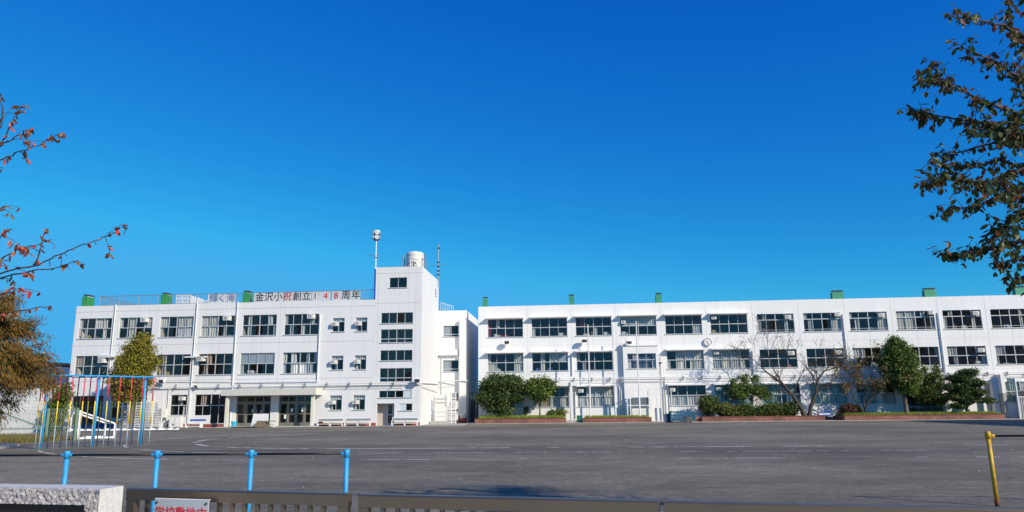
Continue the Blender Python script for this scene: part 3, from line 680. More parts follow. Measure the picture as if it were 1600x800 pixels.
# white slatted enclosure behind the second duct
cg = thing('roof_enclosure', 'white slatted steel enclosure on the roof behind the second green duct', 'enclosure', (-38.6, YL+3, LT))
for (x, y, h) in ((-39.4, 3, 1.75), (-38.0, 3, 1.7), (-38.0, 5.4, 1.6), (-36.6, 5.4, 1.45), (-39.4, 5.4, 1.6), (-37.3, 3.0, 1.35), (-36.3, 4.3, 1.3)): MB().box(x, x+.1, YL+y, YL+y+.1, LT-.5, LT+h-.35).build('post', WHITE, cg)
for z in (.35, .9, 1.3): MB().box(-39.4, -37.95, YL+2.95, YL+3.0, LT+z-.05, LT+z+.04).build('rail', WHITE, cg)
for z in (.3, .9): MB().box(-37.9, -36.2, YL+4.3, YL+4.35, LT+z-.05, LT+z+.04).build('rail', WHITE, cg)
b = MB()
for i in range(11): b.box(-39.3+.13*i, -39.24+.13*i, YL+3.0, YL+3.03, LT-.2, LT+1.3)
for i in range(12): b.box(-38.0, -37.97, YL+3.0+.2*i, YL+3.1+.2*i, LT-.2, LT+1.3)
for i in range(11): b.box(-37.75+.13*i, -37.69+.13*i, YL+4.35, YL+4.38, LT-.2, LT+.9)
b.build('slat', WHITE, cg)
# water tank on the tower
tk = thing('water_tank', 'round cream water tank on the tower roof', 'water tank', (-15.4, 69.2, TT))
cx, cy = -15.35, 69.2
MB().tube([(cx, cy, TT+.35), (cx, cy, TT+1.75), (cx, cy, TT+1.86), (cx, cy, TT+1.9)], [.86, .86, .8, .3], 28).build('tank', TANK, tk)
MB().tube([(cx, cy, TT+1.9), (cx, cy, TT+2.0)], [.28, .26], 16).build('hatch', TANK, tk)
for a in range(4): MB().box(cx-.6+.4*a, cx-.5+.4*a, cy-.6, cy+.6, TT-.55, TT+.36).build('leg', SHADEG, tk)
b = MB()
for z in (.75, 1.2, 1.55): b.tube([(cx+.872*math.cos(2*math.pi*k/24), cy+.872*math.sin(2*math.pi*k/24), TT+z) for k in range(25)], .018, 5, False)
b.build('hoop', TANK, tk)
b = MB(); b.tube([(cx-.3, cy-1.1, TT+1.0), (cx+.5, cy-1.1, TT+1.0), (cx+.75, cy-1.0, TT+.7)], .04, 6); b.tube([(cx-.2, cy-1.1, TT+1.0), (cx-.2, cy-1.1, TT-.4)], .05, 6); b.tube([(cx+.4, cy-1.1, TT+1.0), (cx+.4, cy-1.1, TT-.4)], .05, 6); b.build('pipe', TANK, tk)
for x in (-16.5, -14.25): b = MB(); b.bar((x, cy-.6, TT-.4), (x, cy-.6, TT+1.5), .09); b.bar((x, cy+.6, TT-.4), (x, cy+.6, TT+1.5), .09); b.bar((x, cy-.6, TT+1.47), (x+.3, cy-.6, TT+1.5), .07); b.build('stand_frame', SHADEG, tk)
hb_ = thing('roof_slab_cover', 'flat dark steel cover lying along the tower roof edge', 'roof cover', (-17, YL+.6, TT))
MB().box(-17.9, -14.6, YL+.4, YL+1.4, TT-.2, TT+.08).build('cover', DARK, hb_); MB().box(-17.9, -14.6, YL+.38, YL+.4, TT+.0, TT+.1).build('edge', SHADEG, hb_)
# speaker mast
sp = thing('speaker_mast', 'tall white mast with a cluster of horn loudspeakers at the left edge of the tower', 'speaker mast', (-18.55, 67, LT))
x, y = -18.62, 67.0
MB().tube([(x, y, LT-.3), (x, y, LT+3.2), (x, y, LT+6.0)], [.075, .065, .055], 10).build('mast', WHITE, sp)
b = MB(); b.tube([(x-.75, y, 15.7), (x+.3, y, 15.72)], .025, 5); b.box(x-.2, x+.2, y-.1, y+.1, 15.5, 15.55); b.build('cross_arm', SHADEG, sp)
for k in range(14):
    MB().tube([(x+.06, y-.1, 13.0+.35*k), (x+.22, y-.1, 13.0+.35*k)], .012, 4).build('rung', SHADEG, sp)
for zz, r_ in ((17.42, .34), (17.86, .38)):
    for a in range(4):
        t = a*math.pi/2+.4; d = Vector((math.cos(t), math.sin(t), 0)); c = Vector((x, y, zz))
        MB().tube([c+d*.04, c+d*.12, c+d*.24, c+d*.36], [.05, .08, .13, .21], 12).build('loudspeaker', mat('speaker_grey', (.46, .48, .48), .5), sp)
MB().tube([(x, y, 17.95), (x, y, 18.12), (x, y, 18.16)], [.33, .31, .1], 14).build('top_plate', WORN, sp)
MB().tube([(x, y, 17.12), (x, y, 17.22)], [.14, .3], 14).build('bottom_plate', SHADEG, sp)
# antenna
an = thing('antenna_mast', 'thin lattice antenna mast behind the water tank', 'antenna', (-13.9, 74, LT))
b = MB(); X, Y = -13.95, 74.0
b.tube([(X, Y, 13.7), (X, Y, 18.2)], .035, 6); b.build('mast', SHADEG, an)
b = MB()
for z in (14.9, 15.3, 15.75, 16.2, 17.7): b.box(X-.12, X+.12, Y-.06, Y+.06, z, z+.14)
b.build('bracket', DARK, an)
b = MB(); b.tube([(X-.9, Y, 15.95), (X+.9, Y, 16.05)], .018, 5)
for k in range(9): b.tube([(X-.9+.2*k, Y-.28, 15.96), (X-.9+.2*k, Y+.28, 15.96)], .01, 4)
b.build('antenna_element', SHADEG, an)
rr = thing('roof_railing', 'short white railing on the link block roof behind the tower', 'railing', (-13.5, YB+.5, 11.3))
for i in range(7): MB().tube([(-13.9+.22*i, YB+.5, 10.8), (-13.9+.22*i, YB+.5, 12.25-.07*i)], .02, 5).build('post', WHITE, rr)
MB().tube([(-13.9, YB+.5, 12.25), (-12.6, YB+.5, 11.85)], .025, 5).build('rail', WHITE, rr)

# ------------------------------------------------------------------ wall clock and floodlights
ck = thing('wall_clock', 'round white clock on the right wing between the upper storeys', 'clock', (12.78, YR-.02, 7.52))
c = Vector((12.78, YR, 7.52))
MB().tube([c+Vector((0, -.001, 0)), c+Vector((0, -.16, 0))], [.40, .40], 32).build('case', WORN, ck)
MB().tube([c+Vector((0, -.161, 0)), c+Vector((0, -.165, 0))], [.34, .34], 32).build('clock_face', PAPER, ck)
b = MB(); b.tube([c+Vector((.37*math.cos(k*math.pi/16), -.165, .37*math.sin(k*math.pi/16))) for k in range(33)], .03, 6, False); b.build('rim', SHADEG, ck)
b = MB(); b.bar(c+Vector((0, -.18, 0)), c+Vector((-.13, -.18, .10)), .035); MBh = b.build('hour_hand', LETB, ck)
b = MB(); b.bar(c+Vector((0, -.185, 0)), c+Vector((.05, -.185, -.26)), .025); b.build('minute_hand', LETB, ck)
for k in range(12):
    a = k*math.pi/6; b = MB(); b.bar(c+Vector((.27*math.cos(a), -.17, .27*math.sin(a))), c+Vector((.315*math.cos(a), -.17, .315*math.sin(a))), .02); b.build('hour_mark', LETB, ck)
def floodlight():
    o = thing('floodlight', '', 'floodlight', (0, 0, 0), 'floodlights on the school walls')
    b = MB(); b.bar((0, .02, 0), (0, -.5, .05), .06); b.bar((-.18, -.5, .05), (.18, -.5, .05), .05); b.build('bracket', SHADEG, o)
    b = MB(); b.prism([(-.42, -.14), (-.42, .16), (-.62, .22), (-.80, .06), (-.72, -.2)], 'x', -.26, .26); b.build('lamp_housing', WORN, o)
    b = MB(); b.quad((-.22, -.815, .05), (.22, -.815, .05), (.22, -.735, -.19), (-.22, -.735, -.19)); b.build('lens', DARK, o)
    return o
fp = floodlight()
for i, (x, y, z, lab) in enumerate(((-6.6, YR, 7.84, 'floodlight under the leftmost top window of the right wing'), (.85, YR, 7.86, 'floodlight on the right wing behind the leftmost flagpole'), (5.0, YR, 7.62, 'floodlight over the projecting bay of the right wing'), (-37.9, YL, 4.25, 'floodlight on the left wing above its white louvred enclosure'), (-14.2, YL, 4.0, 'floodlight at the lower right corner of the tower'), (-35.0, YL, 3.75, 'small floodlight on the pipe run left of the entrance canopy'), (8.2, YR, 5.6, 'floodlight right of the projecting bay on its drainpipe'))):
    o = spawn(fp, (x, y, z), .25*((i % 3)-1), lab, i == 0)
    if i in (5, 6): o.scale = (.6,)*3

# ------------------------------------------------------------------ flagpoles
def flagpole():
    o = thing('flagpole', '', 'flagpole', (0, 0, 0), 'white flagpoles before the right wing')
    MB().tube([(0, 0, 0), (0, 0, 4), (0, 0, 9)], [.075, .065, .045], 10).build('pole', WHITE, o)
    MB().tube([(0, 0, 8.98), (0, 0, 9.06), (0, 0, 9.14)], [.05, .075, .02], 10).build('finial', WORN, o)
    MB().box(-.2, .2, -.2, .2, 0, .25).build('base', CONC, o)
    b = MB(); b.tube([(.10, -.05, 1.0), (.07, -.05, 8.9)], .012, 4); b.build('halyard', WORN, o)
    return o
fl = flagpole()
for i, (x, lab) in enumerate(((1.18, 'leftmost of the three white flagpoles'), (3.53, 'middle of the three white flagpoles'), (5.76, 'flagpole standing in front of the projecting window bay'))):
    o = spawn(fl, (x, 71.0, .3), 0, lab, i == 0)
    if i < 2: o.scale.z = .975
    else: o.scale.z = 1.0

# ------------------------------------------------------------------ louvred enclosures and outdoor units
def louvre(name, label, x0, x1, y, z1, cols, slat_z=(.9, 2.7), mm=None):
    o = thing(name, label, 'enclosure', ((x0+x1)/2, y, 0), 'white slatted enclosures at the walls')
    n = cols
    for k in range(n+1):
        x = x0+(x1-x0)*k/n; MB().box(x-.04, x+.04, y-.04, y+.04, .02, z1).build('post', WHITE, o)
    for z in (.15, z1*.45, z1-.05): MB().box(x0+.045, x1-.045, y-.03, y+.03, z-.03, z+.03).build('rail', WHITE, o)
    me = MB().box(-(x1-x0)/2+.05, (x1-x0)/2-.05, -.015, .015, -.03, .03).mesh('slat', WHITE)
    z = .3
    while z < z1-.12:
        put('slat', me, o, (0, 0, z)); z += .145
    return o
def condenser(x, y, z, label, g=None):
    o = thing('condenser_unit', label, 'air conditioner', (x, y, z), 'outdoor air conditioner units')
    MB().box(x-.42, x+.42, y-.17, y+.17, z+.06, z+.86).build('casing', WORN, o)
    b = MB(); b.tube([(x-.1, y-.172, z+.48), (x-.1, y-.178, z+.48)], [.30, .30], 20); b.build('fan_opening', SHADEG, o)
    for k in range(9): MB().box(x-.38, x+.18, y-.19, y-.18, z+.2+k*.07, z+.215+k*.07).build('grille_bar', WORN, o)
    for s in (-.3, .3): MB().box(x+s-.04, x+s+.04, y-.16, y+.16, z, z+.058).build('foot', SHADEG, o)
    return o
louvre('louvred_enclosure', 'white louvred enclosure left of the ground floor windows of the left wing', -39.45, -37.7, YL-.8, 2.95, 2)
louvre('louvred_enclosure', 'shorter louvred enclosure behind the olive green tree', -41.6, -39.6, YL-.75, 2.3, 2)
condenser(-38.6, YL-.4, .05, 'outdoor unit inside the louvred enclosure of the left wing')
condenser(-37.9, YL-.4, .85, 'raised outdoor unit in the enclosure of the left wing')
cb = thing('electric_cabinet', 'tall white cabinet standing against the right side of the tower', 'cabinet', (-13.1, 71, 0))
MB().box(-13.5, -12.45, 70.6, 71.3, .3, 1.55).build('lower_box', WORN, cb); MB().box(-13.45, -12.5, 70.65, 71.3, 1.57, 2.75).build('upper_box', WORN, cb); MB().box(-13.9, -11.9, 70.3, 71.6, .02, .3).build('base', CONC, cb)
for z in (.7, 1.1, 2.0, 2.35): MB().box(-13.44, -12.52, 70.585, 70.6 if z < 1.6 else 70.65, z, z+.02).build('seam', SHADEG, cb)
louvre('louvred_enclosure', 'grey grilled screen between the tower wall and the white cabinet', -14.0, -13.45, 70.9, 2.5, 2)
louvre('louvred_enclosure', 'white mesh screen right of the tall white cabinet', -12.35, -11.5, 70.6, 2.95, 2)
condenser(-11.95, 72.0, .3, 'outdoor unit behind the mesh screen near the link block door'); condenser(-11.95, 72.0, 1.3, 'upper outdoor unit behind the mesh screen near the link block door')
# fenced machinery under the bay of the right wing
o = thing('louvred_enclosure', 'white framed cage of machinery under the projecting bay of the right wing', 'enclosure', (6.2, YR-1.3, 0), 'white slatted enclosures at the walls')
yy = YR-1.5
for x in (4.7, 5.0, 6.9, 7.5, 7.9): MB().box(x-.05, x+.05, yy-.05, yy+.05, .03, 3.1).build('post', WHITE, o)
for z in (1.55, 3.05): MB().box(4.7, 7.9, yy-.03, yy+.03, z-.04, z+.04).build('rail', WHITE, o)
MB().box(5.15, 6.8, yy+.25, YR-.5, .1, 1.4).build('machine_box', WORN, o)
b = MB()
for k in range(9): b.box(5.2, 6.75, yy+.2, yy+.25, 1.5+k*.09, 1.545+k*.09)
b.build('grille', SHADEG, o); MB().box(5.2, 6.75, yy+.26, YR-.5, 1.42, 2.3).build('machine_top', mat('machine_grey', (.4, .4, .4), .6), o)
for k in range(6): MB().box(5.3+.45*k, 5.36+.45*k, yy+.1, yy+.14, 2.4, 2.9).build('conduit', WORN, o)
MB().box(7.1, 7.85, yy+.1, yy+.2, .1, 1.3).build('panel', WHITE, o)
# far right storage gate
o = thing('service_gate', 'white tubular gate and shuttered store at the far right end', 'gate', (40.5, 70.5, 0))
for x in (38.9, 40.3): MB().tube([(x+.0, 70.3, .05), (x, 70.3, 3.6)], .08, 8).build('post', WHITE, o)
MB().box(38.7, 39.5, 70.4, 71.2, 3.3, 3.6).build('lamp_box', WHITE, o); MB().box(39.0, 40.2, 70.28, 70.32, 1.9, 1.98).build('rail', WHITE, o)
me = MB().box(-.02, .02, -.02, .02, 0, 1.95).mesh('bar', WORN)
for k in range(8): put('bar', me, o, (-1.45+.16*k, -.2, .05))
o = thing('storage_shed', 'low shed with pale shutter under a grey band at the far right end', 'shed', (44, 71.4, 0))
MB().box(40.45, 50, 71.2, 73.2, .05, 1.55).build('shutter_wall', WORN, o); MB().box(40.5, 50, 71.3, 73.2, 1.55, 2.45).build('grey_band', mat('shed_grey', (.22, .22, .21), .7), o); MB().box(40.4, 50.1, 71.05, 73.25, 2.45, 2.52).build('roof', WORN, o)
for k in range(12): MB().box(40.47, 49.9, 71.185, 71.2, .15+.115*k, .18+.115*k).build('slat', SHADEG if k == -1 else WORN, o)
MB().box(42.9, 43.0, 71.14, 71.19, .05, 1.55).build('frame_post', SHADEG, o); MB().box(40.4, 50.1, 71.14, 71.19, 1.55, 1.7).build('lintel', WORN, o)

# unseen block added beyond the right edge to cast shade on the far yard
gy = thing('shade_block', 'tall pale block added unseen outside the right edge to shade the far yard', 'shade_block', (60, 40, 0))
MB().box(47, 80, 20, 54, 0, 12.2).build('wall', WALL_R, gy); MB().box(46.6, 80.4, 19.6, 54.4, 12.2, 12.7).build('roof', ROOF, gy)
for k in range(7):
    f_ = MB().box(46.93, 47, 22+4.4*k, 24.6+4.4*k, 7.5, 10.5).build('window', ALU, gy); MB().box(46.91, 46.93, 22.1+4.4*k, 24.5+4.4*k, 7.6, 10.4).build('pane', DARK, f_)
# ------------------------------------------------------------------ planters, benches, small things
def planter(x0, x1, y0, label, h=.48, ret=True, xw=None):
    o = thing('brick_planter', label, 'planter', ((x0+x1)/2, y0, 0), 'red brick planters before the right wing')
    t = .24; y1 = 73.3
    b = MB(); b.box(x0, x1, y0, y0+t, .03, h-.07); b.box(x0, x0+t, y0+t, y1, .03, h-.07); b.box(x1-t, x1, y0+t, y1, .03, h-.07); b.build('brick_wall', BRICK, o)
    cp = MB(); n = int((x1-x0)/.45)
    me = MB().box(-.218, .218, -.145, .145, -.035, .035).mesh('coping_brick', mat('coping_brick_red', (.20, .065, .045), .85, var=.3, vscale=3))
    for k in range(n): put('coping_brick', me, o, Vector((x0+(k+.5)*(x1-x0)/n, y0+.12+random.uniform(-.008, .008), h-.034))-o.location)
    MB().quad((x0+t-.02, y0+t-.02, h-.12), (x1-t+.02, y0+t-.02, h-.12), (x1-t+.02, y1, h-.12), (x0+t-.02, y1, h-.12)).build('soil', SOIL, o)
    return o
PY = 70.25
planter(-9.65, -1.15, PY, 'red brick planter with two round dark trees, leftmost')
planter(.45, 6.75, PY, 'narrow red brick planter with the three flagpoles')
planter(11.3, 22.2, PY, 'red brick planter with dark hedges and the bare cherry tree')
planter(23.9, 37.6, PY, 'long red brick planter with bright grass and three dense trees, rightmost')
rs = MB().box(10.0, 11.28, 70.6, 73.3, .03, .42).build('brick_return_wall', BRICK); tag(rs, 'shaded brick wall end beside the teal cart', 'wall')
tag(MB().box(-1.1, .4, 71.0, 73.4, .05, .2).build('door_step', CONC), 'grey doorstep in the gap between the first two brick planters', 'step')
tag(MB().box(22.4, 23.7, 72.5, 73.4, .05, .3).build('brick_step', BRICK), 'shaded brick step between the two right planters', 'step')

def grass_patch(x0, x1, y0, y1, z, n, h=.12, label='short bright green grass', hv=.5, m_=None):
    xs = rng.uniform(x0, x1, n); ys = rng.uniform(y0, y1, n); hh = h*rng.uniform(1-hv, 1+hv, n); an_ = rng.uniform(0, math.pi, n); wd = .025; lx = rng.normal(0, h*.35, n); ly = rng.normal(0, h*.35, n)
    v = np.zeros((n, 3, 3)); v[:, 0] = np.stack([xs-np.cos(an_)*wd, ys-np.sin(an_)*wd, np.full(n, z)], 1); v[:, 1] = np.stack([xs+np.cos(an_)*wd, ys+np.sin(an_)*wd, np.full(n, z)], 1); v[:, 2] = np.stack([xs+lx, ys+ly, z+hh], 1)
    return fast_mesh('grass', v.reshape(-1, 3), 3, m_ or GRASS)
def fast_mesh(name, v, k, m_):
    me = bpy.data.meshes.new(name); n = len(v)//k
    me.vertices.add(len(v)); me.vertices.foreach_set('co', np.asarray(v, dtype=np.float32).ravel())
    me.loops.add(n*k); me.loops.foreach_set('vertex_index', np.arange(n*k, dtype=np.int32))
    me.polygons.add(n); me.polygons.foreach_set('loop_start', np.arange(0, n*k, k, dtype=np.int32))
    me.materials.append(m_); me.update(calc_edges=True); me.validate(); return me
def stuff(name, me, label, cat, loc=(0, 0, 0)):
    o = bpy.data.objects.new(name, me); COL.objects.link(o); o.location = loc; return tag(o, label, cat, kind='stuff')
stuff('grass', grass_patch(-9.3, -1.3, PY+.2, 73, .36, 15000, .30), 'bright grass in the leftmost brick planter', 'grass')
stuff('grass', grass_patch(.7, 6.5, PY+.2, 72.8, .36, 9000, .24), 'short grass in the flagpole planter', 'grass')
stuff('grass', grass_patch(11.5, 22, PY+.25, 71, .36, 3000, .10, m_=mat('dry_grass', (.2, .2, .05), .8, island=[(.13, .12, .03), (.20, .14, .05), (.16, .17, .03)])), 'dry low grass along the hedge planter edge', 'grass')
stuff('grass', grass_patch(24.1, 37.4, PY+.2, 73, .36, 24000, .27), 'bright grass in the rightmost brick planter', 'grass')

def bench():
    o = thing('long_bench', '', 'bench', (0, 0, 0), 'white steel benches along the school walls')
    L_ = 2.35
    MB().box(-L_/2, L_/2, -.19, .19, .42, .455).build('seat', WORN, o)
    for x in (-L_/2+.05, 0, L_/2-.05):
        b = MB()
        for y in (-.16, .16): b.box(x-.03, x+.03, y-.03, y+.03, 0, .42)
        b.box(x-.028, x+.028, -.13, .13, .12, .17); b.build('leg', WHITE, o)
    b = MB(); b.box(-L_/2+.08, L_/2-.08, -.17, -.14, .17, .21); b.build('stretcher', WHITE, o)
    MB().box(-L_/2, L_/2, .16, .19, .64, .72).build('backrest', WHITE, o); MB().box(-L_/2+.02, L_/2-.02, .192, .20, .42, .64).build('back_shade_panel', SHADEG, o)  # grey panel stands for the shade between seat and backrest
    for x in (-L_/2+.05, L_/2-.05): MB().box(x-.02, x+.02, .165, .185, .46, .62).build('back_post', WHITE, o)
    return o
bp_ = bench()
for i, (x, lab) in enumerate(((-22.0, 'long white bench just right of the entrance canopy'), (-19.5, 'long white bench at the left side of the tower door'), (-15.25, 'long white bench between the tower door and the tower corner'))):
    spawn(bp_, (x, YL-.75, .02), 0, lab, i == 0)
# white low stage bench with blue lettering board in front of left wing
o = thing('equipment_bench', 'low white steel bench with blue chairs behind it left of the entrance', 'bench', (-35, YL-1.3, 0))
b = MB(); b.box(-36.4, -33.6, YL-1.6, YL-1.1, .38, .42); o1 = b.build('seat', WORN, o)
for x in (-36.38, -35.0, -33.65): MB().box(x, x+.06, YL-1.6, YL-1.1, .02, .38).build('leg', WHITE, o)
MB().box(-36.3, -33.6, YL-1.62, YL-1.58, .1, .16).build('stretcher', WHITE, o)
for k in range(4): MB().box(-34.9+.36*k, -34.62+.36*k, YL-1.0, YL-.7, .58, .74).build('blue_seat', BLUEOBJ, o)
o = thing('white_cabinet', 'white low cabinet against the wall behind the steel bench', 'cabinet', (-36.4, YL-.5, 0)); MB().box(-37.0, -35.9, YL-.75, YL-.3, .02, 1.0).build('body', WORN, o); MB().box(-37.02, -35.88, YL-.77, YL-.28, 1.0, 1.04).build('top', WHITE, o); MB().box(-36.46, -36.44, YL-.76, YL-.75, .1, .95).build('door_gap', SHADEG, o)
# white notice board and brown table in front of the entrance
o = thing('notice_board', 'white slanted board standing in front of the entrance doors', 'notice board', (-27.4, YL-2.4, 0))
MB().prism([(-28.35, .25), (-26.95, .25), (-26.95, 1.18), (-28.2, 1.18)], 'y', YL-2.55, YL-2.5).build('board', PAPER, o)
put('lettering', text_mesh('・・・・', .16, LETB), o, Vector((-27.5, YL-2.56, .72))-o.location)
MB().prism([(-28.5, .05), (-28.36, .05), (-28.2, 1.2), (-28.3, 1.2)], 'y', YL-2.56, YL-2.46).build('leg', WHITE, o)
o = thing('wooden_table', 'brown wooden table beside the white notice board', 'table', (-26.7, YL-2.9, 0))
wd = mat('brown_wood', (.22, .16, .10), .6, var=.2, vscale=6)
MB().box(-27.75, -26.2, YL-3.1, YL-2.65, .52, .58).build('top', wd, o); MB().box(-27.75, -27.0, YL-3.1, YL-2.7, .02, .52).build('cabinet', wd, o)
for y in (YL-3.08, YL-2.72): MB().box(-26.28, -26.2, y, y+.06, .02, .52).build('leg', WORN, o)
MB().box(-27.0, -26.28, YL-3.0, YL-2.94, .25, .3).build('stretcher', wd, o)
o = thing('bucket', 'bright blue bucket by the left canopy column', 'bucket', (-30.8, YL-1.0, 0))
MB().tube([(-30.75, YL-1.0, .07), (-30.75, YL-1.0, .5)], [.2, .26], 16).build('body', CYANOBJ, o); MB().tube([(-30.75, YL-1.0, .47), (-30.75, YL-1.0, .53)], [.28, .28], 16).build('rim', CYANOBJ, o)
o = thing('rubber_mat', 'dark mat on the ground in front of the entrance', 'mat', (-29, YL-2.6, .02)); MB().box(-30.0, -27.9, YL-3.2, YL-2.2, .022, .06).build('mat', mat('black_rubber', (.03, .03, .03), .8), o)
# red extinguisher-like drum by the column
o = thing('red_hose_reel', 'small red hose reel on the wall right of the entrance', 'hose reel', (-22.9, YL-.3, 0))
MB().tube([(-23.1, YL-.35, .35), (-22.85, YL-.35, .35)], .22, 14).build('drum', PLINTH, o); MB().box(-23.1, -22.85, YL-.5, YL-.2, .02, .12).build('stand', DARK, o)
# teal wheeled stand
o = thing('teal_cart', 'teal steel frame cart on small black wheels before the right wing', 'cart', (9.3, 69.2, 0))
y0, y1 = 68.9, 69.7; xa, xb = 8.35, 10.45
for x in (xa, xb):
    for y in (y0, y1): MB().box(x-.055, x+.055, y-.055, y+.055, .12, 1.02).build('post', TEAL, o)
for z in (.93, .62, .28):
    for y in (y0, y1): MB().box(xa+.055, xb-.055, y-.04, y+.04, z-.055, z+.055).build('rail', TEAL, o)
for s in ((xa+.05, .3, xa+.5, .62), (xb-.05, .3, xb-.5, .62)): b = MB(); b.bar((s[0], y0-.01, s[1]), (s[2], y0-.01, s[3]), .09); b.build('brace', TEAL, o)
MB().box(xa, xb, y0, y1, .955, .985).build('deck', TEAL, o)
MB().box(10.2, 10.5, y0-.02, y1, .98, 1.35).build('guard', mat('mesh_grey', (.3, .33, .34), .6), o)
for x in (xa+.05, xb-.4): MB().tube([(x, y0+.02, .1), (x+.001, y0-.06, .1)], .1, 12).build('wheel', DARK, o)
o = thing('steel_bin', 'small pale steel drum left of the teal cart', 'bin', (7.95, 69.5, 0)); MB().tube([(7.95, 69.5, .05), (7.95, 69.5, .72)], .22, 16).build('body', mat('galvanised', (.5, .52, .52), .4, metal=.6), o); MB().tube([(7.95, 69.5, .72), (7.95, 69.5, .76)], .235, 16).build('rim', SHADEG, o)
o = thing('blue_drum', 'dark navy drum squeezed between the pale bin and the teal cart', 'drum', (8.25, 69.3, 0)); MB().tube([(8.2, 69.2, .03), (8.2, 69.2, .75)], .19, 14).build('body', mat('navy_plastic', (.01, .02, .08), .5), o); MB().tube([(8.2, 69.2, .75), (8.2, 69.2, .8)], .205, 14).build('lid', DARK, o)
o = thing('green_crate', 'dark green storage crate on the doorstep between the first two planters', 'crate', (.0, 71.2, .2)); gm_ = mat('crate_green', (.02, .14, .09), .5)
MB().box(-.12, .42, 70.9, 71.3, .2, .62).build('body', gm_, o); MB().box(-.15, .45, 70.87, 71.33, .62, .68).build('lid', gm_, o)
o = thing('blue_crate', 'blue and white plastic crate beside the double trunk of the bare tree', 'crate', (22.3, 71.2, 0))
for k in range(3): MB().box(21.9+.02*k, 22.9, 70.95, 71.4, .42+.14*k, .52+.14*k).build('tray', BLUEOBJ if k != 1 else PAPER, o)
# garden stones, small pots
for i, (x, y, s_, lab) in enumerate(((30.55, 70.8, .35, 'pale flat stone at the foot of the tall oval tree'), (35.9, 70.9, .3, 'grey garden stone beside the dark pine'), (33.9, 71.6, .4, 'rounded grey stone left of the dark pine'), (22.95, 72.6, .35, 'brown stone in the gap between the two right planters'))):
    o = thing('garden_stone', lab, 'stone', (x, y, .36), 'garden stones'); b = MB(); b.smooth = True
    r_ = random.Random(i)
    b.tube([(x, y, .3), (x+.02, y, .34+s_*.2), (x, y, .36+s_*.5), (x, y, .36+s_*.62)], [s_*.9, s_*1.0, s_*.7, s_*.15], 9); b.v = [(p[0]+r_.uniform(-.04, .04), p[1]+r_.uniform(-.04, .04), p[2]+r_.uniform(-.03, .03)) for p in b.v]; b.build('stone', CONC, o)
# row of low pickets in the right planter
o = thing('picket_edging', 'low row of white edging panels at the back of the rightmost planter', 'edging', (27.5, 72.8, .3))
for k in range(6): MB().box(25.7+.6*k, 26.22+.6*k, 72.9, 72.96, .34, .78).build('panel', WORN, o)

# ------------------------------------------------------------------ trees
def leaf_cloud(blobs, n, size, m_, name='crown', shell_=.5, flat=.5, elong=1.0, droop=0, tight=1):
    n = int(n*1.7); size = size*1.3
    """n leaf faces spread through the volume of the blobs (cx,cy,cz,rx,ry,rz,weight)"""
    B = np.array([b[:6] for b in blobs]); wt = np.array([b[3]*b[5]*b[4] for b in blobs])**.7; wt /= wt.sum()
    k = rng.choice(len(B), n, p=wt); d = rng.normal(size=(n, 3)); d /= np.linalg.norm(d, axis=1)[:, None]
    r = rng.uniform(shell_**3, 1.08, n)**(1/3)
    # clumps: pull towards random twig tips
    ntip = max(12, n//45); kt = rng.choice(len(B), ntip, p=wt); dt = rng.normal(size=(ntip, 3)); dt /= np.linalg.norm(dt, axis=1)[:, None]; rt = rng.uniform(.5, 1.06, ntip)
    tips = B[kt, :3]+dt*rt[:, None]*B[kt, 3:]
    p = B[k, :3]+d*r[:, None]*B[k, 3:]
    sel = rng.random(n) < .72; ti = rng.integers(0, ntip, n); sp_ = np.mean(B[:, 3])*(.13*tight)+size*1.2*tight
    p[sel] = tips[ti[sel]]+rng.normal(size=(sel.sum(), 3))*sp_*np.array([1, 1, .65])
    nn = rng.normal(size=(n, 3))+np.array([.2, -.3, .7])*flat*2; nn /= np.linalg.norm(nn, axis=1)[:, None]
    a = np.cross(nn, rng.normal(size=(n, 3))); 
    if droop: a = np.cross(nn, np.cross(np.array([0, 0, -1.])+rng.normal(size=(n, 3))*droop, nn))
    a /= np.linalg.norm(a, axis=1)[:, None]; b = np.cross(nn, a)
    s = size*rng.uniform(.6, 1.3, n)[:, None]
    v = np.stack([p-a*s*elong, p-b*s*.5, p+a*s*elong, p+b*s*.5], 1).reshape(-1, 3)
    return v, name, m_
def crown(root, blobs, n, size, m_, **kw):
    v, nm, mm = leaf_cloud(blobs, n, size, m_, **kw); c = v.mean(0); me = fast_mesh('crown', v-c, 4, mm)
    return put('crown', me, root, Vector(c)-wloc(root))
def limb(mb, p, d, L_, r, depth, tips, rnd, spread=.6, up=.15, n=5, minr=.006, kids=(2, 3), shrink=.72, grav=0):
    pts = [p]; rads = [r]; d = d.normalized()
    for i in range(n):
        d = (d+Vector((rnd.gauss(0, .13), rnd.gauss(0, .13), rnd.gauss(0, .10)+up*.25-grav*.2))).normalized(); p = p+d*L_/n; pts.append(p); rads.append(max(minr, r*(1-.5*(i+1)/n)))
    mb.tube(pts, rads, 6 if r > .03 else 4, False); tips.append((p, d, rads[-1]))
    if depth > 0:
        for k in range(rnd.randint(*kids)):
            ax = Vector((rnd.gauss(0, 1), rnd.gauss(0, 1), rnd.gauss(0, .6))).normalized(); nd = (d+ax*spread).normalized(); nd.z += up
            j = rnd.randint(2, n); limb(mb, pts[j], nd, L_*shrink*rnd.uniform(.75, 1.1), rads[j]*.68, depth-1, tips, rnd, spread, up, n, minr, kids, shrink, grav)
